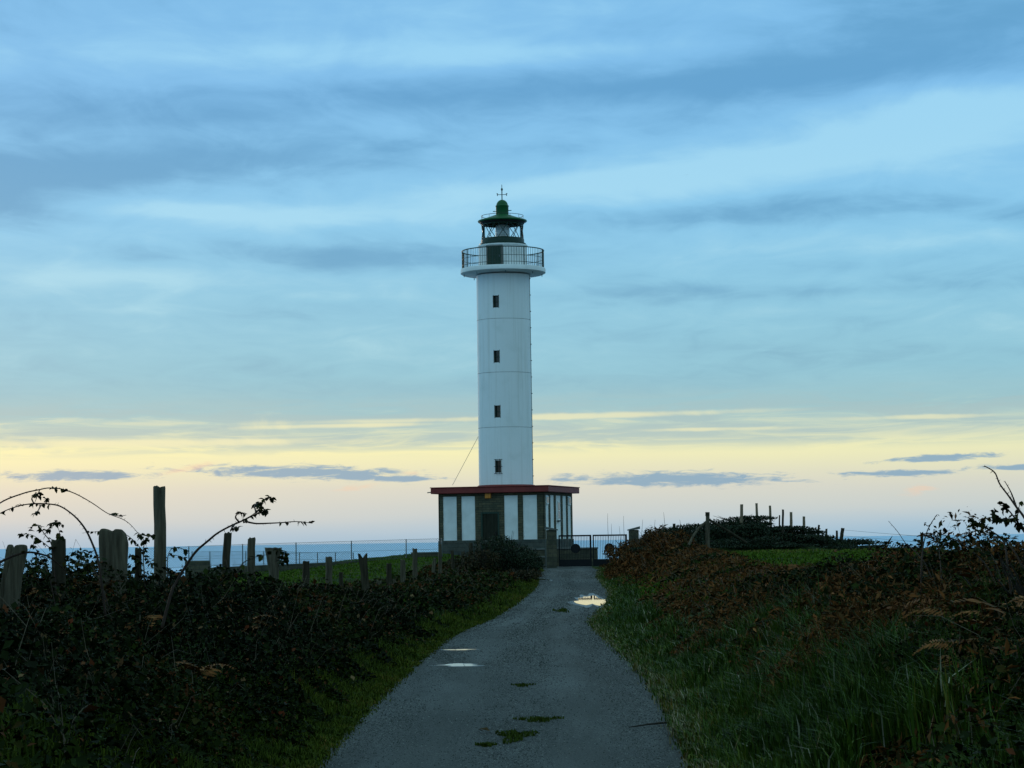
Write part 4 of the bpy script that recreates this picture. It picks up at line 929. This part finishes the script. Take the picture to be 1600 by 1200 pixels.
# arching bramble canes --------------------------------------------------
def leafmesh(seed):
    r_ = random.Random(seed); n = 7; V_, F_ = [], []
    for i in range(n + 1):
        u = i / n; w = .36 * math.sin(math.pi * min(1, u**.8)) * (1 + .12*(-1)**i); V_ += [(u, -w, .10*abs(w)*3 - .25*u*u), (u, 0, -.25*u*u), (u, w, .10*abs(w)*3 - .25*u*u)]
    for i in range(n):
        k = 3*i; F_ += [(k, k+3, k+4, k+1), (k+1, k+4, k+5, k+2)]
    me = bpy.data.meshes.new('leaf'); me.from_pydata(V_, [], F_); a = me.attributes.new('tone', 'FLOAT', 'FACE'); a.data.foreach_set('value', [r_.uniform(.1, .75)]*len(F_)); me.materials.append(MT['bramble']); return me
LM = [leafmesh(s) for s in range(5)]
def smooth_path(pts, n=6):
    out = []
    for i in range(len(pts)-1):
        p0, p1, p2, p3 = pts[max(i-1, 0)], pts[i], pts[i+1], pts[min(i+2, len(pts)-1)]
        for k in range(n):
            t_ = k/n; out.append(.5*((2*p1)+(p2-p0)*t_+(2*p0-5*p1+4*p2-p3)*t_*t_+(3*p1-p0-3*p2+p3)*t_**3))
    return out + [pts[-1]]
def cane(paths, d, label, r0=.008, leaves=(), lsz=.05, density=0, group=None, dd=.6):
    rt = P(*paths[0][0], d); o = empty('bramble_cane', rt); tag(o, label, 'bramble', group)
    for j, path in enumerate(paths):
        n = len(path); q = [P(px, py, d + dd*math.sin(2.2*i/n + j)) - rt for i, (px, py) in enumerate(path)]
        if j == 0: q = [q[0] + (q[0]-q[1]).normalized()*.3 + Vector((0, 0, -.12))] + q
        sp_ = smooth_path(q); rr_ = r0 * (.62 if j else 1)
        parts = [tube(sp_, [rr_*(1 - .72*i/len(sp_)) for i in range(len(sp_))], 6)]
        for i in range(3, len(sp_)-1, 2):                 # thorns
            a = Vector((random.uniform(-1, 1), random.uniform(-1, 1), random.uniform(-1, 1))).normalized(); parts.append(tube([sp_[i], sp_[i] + a*(rr_*2.2+.004)], [rr_*.35, .0004], 3, False))
        mesh_obj('stem', *join(*parts), MT['stem'], o, True)
        m_ = int(2.0 * (density if not hasattr(density, '__len__') else density[j]))
        for k in range(m_):
            i = int(len(sp_) * random.uniform(.25, 1)) if leaves == () else int(len(sp_) * random.uniform(*leaves)); i = min(i, len(sp_)-1)
            f = bpy.data.objects.new('leaf', random.choice(LM)); col.objects.link(f); f.parent = o; f.location = sp_[i]; s = lsz*random.uniform(.5, 1.1); f.scale = (s, s, s); f.rotation_euler = (random.uniform(-.9, .9), random.uniform(-.6, 1.1), random.uniform(0, 6.28))
GC = None
cane([[(-60,860),(-30,815),(0,786),(36,771),(62,765),(76,762.5),(96,764),(119,772),(144,786),(168,802),(191,811),(204,820),(219,837)], [(62,765),(58,776),(54,786)], [(170,803),(185,806),(197,805)]], 19.5, 'longest thin bramble cane arching highest over the left posts', .008, (.25,.6), .06, (5,5,2))
cane([[(157,898),(152,871),(144.5,850),(134,828),(119,809),(98,793),(81,788),(53,787),(28,791),(0,802),(-30,822)], [(53,787),(50,778),(57,770)], [(64,789),(60,797),(54,804)], [(72,787),(72,779)]], 18.8, 'thick thorny bramble arch coming down between short post and notched post', .011, (.55,.95), .055, (10,4,4,3))
cane([[(-20,900),(0,879),(25.5,867),(47,863),(68,867),(81,873),(98,888),(112,905)]], 17.5, 'low thick bramble cane curving in front of the twin slabs', .013, (.1,.9), .05, 3)
cane([[(84,880),(80,850),(70,835),(62,824),(55,820),(44,830)], [(70,835),(76,826),(84,816),(99,820)], [(80,858),(68,848),(50,836),(30,834)], [(95,842),(92,828),(86,818)]], 19, 'leafy bramble sprig sprouting above the short straight post', .006, (.2,1), .052, (12,12,8,6))
cane([[(78,905),(68,880),(58,862),(52,850)], [(66,878),(58,884),(50,888)], [(100,890),(106,872),(122,862),(140,866)], [(110,872),(124,880),(136,884)]], 18.6, 'bramble sprig with round leaves between the twin slabs and the short post', .006, (.2,1), .055, (10,8,10,8))
cane([[(155,905),(138,880),(124,868),(112,864)], [(140,882),(126,892),(116,896)]], 19.2, 'leafy bramble sprig leaning left from the notched post', .006, (.2,1), .055, (12,8))
cane([[(226,905),(224,870),(226,848),(234,838),(240,836)], [(224,862),(212,848),(198,836),(182,831),(156,830),(128,833)], [(225,868),(232,876),(240,882)], [(222,880),(212,872),(202,866)], [(226,850),(222,838),(216,832)]], 22, 'bushy bramble sprig between the notched post and the tallest post', .007, (.1,1), .062, (14,10,8,12,8))
cane([[(262,900),(262,872),(268,858),(280,856),(294,861)], [(264,868),(276,868),(288,874)]], 23, 'small bramble sprig at the foot of the tallest post', .006, (.2,1), .06, (10,6))
cane([[(268,925),(274,912),(288,888),(306,862),(324,846),(340,833),(360,822),(380,813),(396,804),(406,794),(412,782),(421,777),(428,783)], [(384,815),(400,818),(420,817.6),(440,816.6),(464,815),(488,817.6)], [(374,816),(368,808),(374,801),(386,803)], [(396,804),(408,801),(416,797)], [(366,820),(362,826),(374,824)], [(400,800),(398,790),(406,786)]], 18.2, 'strong bramble cane rising right with a leafy tip and long side shoot', .013, (.6,1), .05, (20,5,7,8,5,7))
cane([[(380,880),(395,872),(410,868),(424,866)], [(418,858),(430,857),(440,862),(450,864)], [(440,866),(444,872),(438,880)]], 30, 'ivy-like bramble shoot wound round the flared post', .008, (.2,1), .10, (6,6,10))
# right-hand canes
cane([[(1640,880),(1618,840),(1600,808),(1588,792),(1576,775),(1562,756),(1554,738),(1538,728)], [(1588,792),(1580,770),(1570,752)]], 18.5, 'thick bare bramble cane reaching highest at the right edge scrub', .014, (.2,.6), .05, (4,0))
cane([[(1574,880),(1568,846),(1546,828),(1526,816),(1512,809)], [(1546,828),(1534,820),(1522,818)], [(1530,817),(1536,810),(1546,810)]], 18.2, 'bramble cane with a leafy left-pointing tip below the thick bare cane', .009, (.4,1), .055, (16,8,8))
cane([[(1590,870),(1570,845),(1552,838),(1534,832),(1519,823)]], 18.8, 'slender bramble cane running just under the leafy left-pointing cane', .008, (.3,1), .045, 5)
cane([[(1620,860),(1598,828),(1580,802),(1570,793),(1558,786)], [(1590,818),(1574,812),(1560,814)], [(1600,830),(1590,812),(1594,784)], [(1566,812),(1556,806),(1554,798)]], 19, 'dense bramble cane with a large curled leaf at the right edge', .010, (.2,1), .075, (14,10,8,7))
cane([[(1545,890),(1526,868),(1500,848),(1480,838),(1460,830)], [(1466,832),(1464,842),(1472,850)], [(1500,848),(1512,846),(1516,842)]], 20, 'bramble cane slanting left behind the thin dark stake', .009, (.2,1), .05, (14,8,6))
cane([[(1440,885),(1442,856),(1448,832),(1456,816),(1464,804)], [(1456,817),(1450,822),(1444,817)]], 21, 'spiky bramble cane standing up beside the thin dark stake', .009, (.3,1), .03, (6,2))
cane([[(1445,880),(1428,860),(1416,850),(1402,830),(1388,814)], [(1452,868),(1432,858),(1416,850),(1398,848)], [(1430,858),(1438,850),(1432,844)]], 21, 'thin bare cane slanting up left of the thin dark stake', .006, (.3,1), .05, (0,8,7))
cane([[(1470,885),(1468,862),(1476,850),(1488,848)], [(1472,868),(1482,862),(1496,862)], [(1466,872),(1456,862),(1458,852)]], 20.5, 'leafy bramble tuft right of the thin dark stake', .006, (.1,1), .055, (16,14,12))
cane([[(1560,890),(1548,866),(1536,850),(1540,846)], [(1552,872),(1564,860),(1580,856)], [(1548,868),(1530,862),(1518,858)]], 19.5, 'leafy bramble tuft under the slender cane at the right', .006, (.1,1), .06, (16,16,14))
for px, d, h in [(1588, 20, .62), (1555, 21, .48), (1625, 18, .7)]:
    p = P(px, 880, d); shrub(p.x, d, .6, .6, float(HRh(p.x, d)) + h*.22, 1600, .05, 'thick dark bramble bush at the foot of the right-hand canes', 'bramble bushes at the right', 'bramble', 'bramble_bush', twig=14)
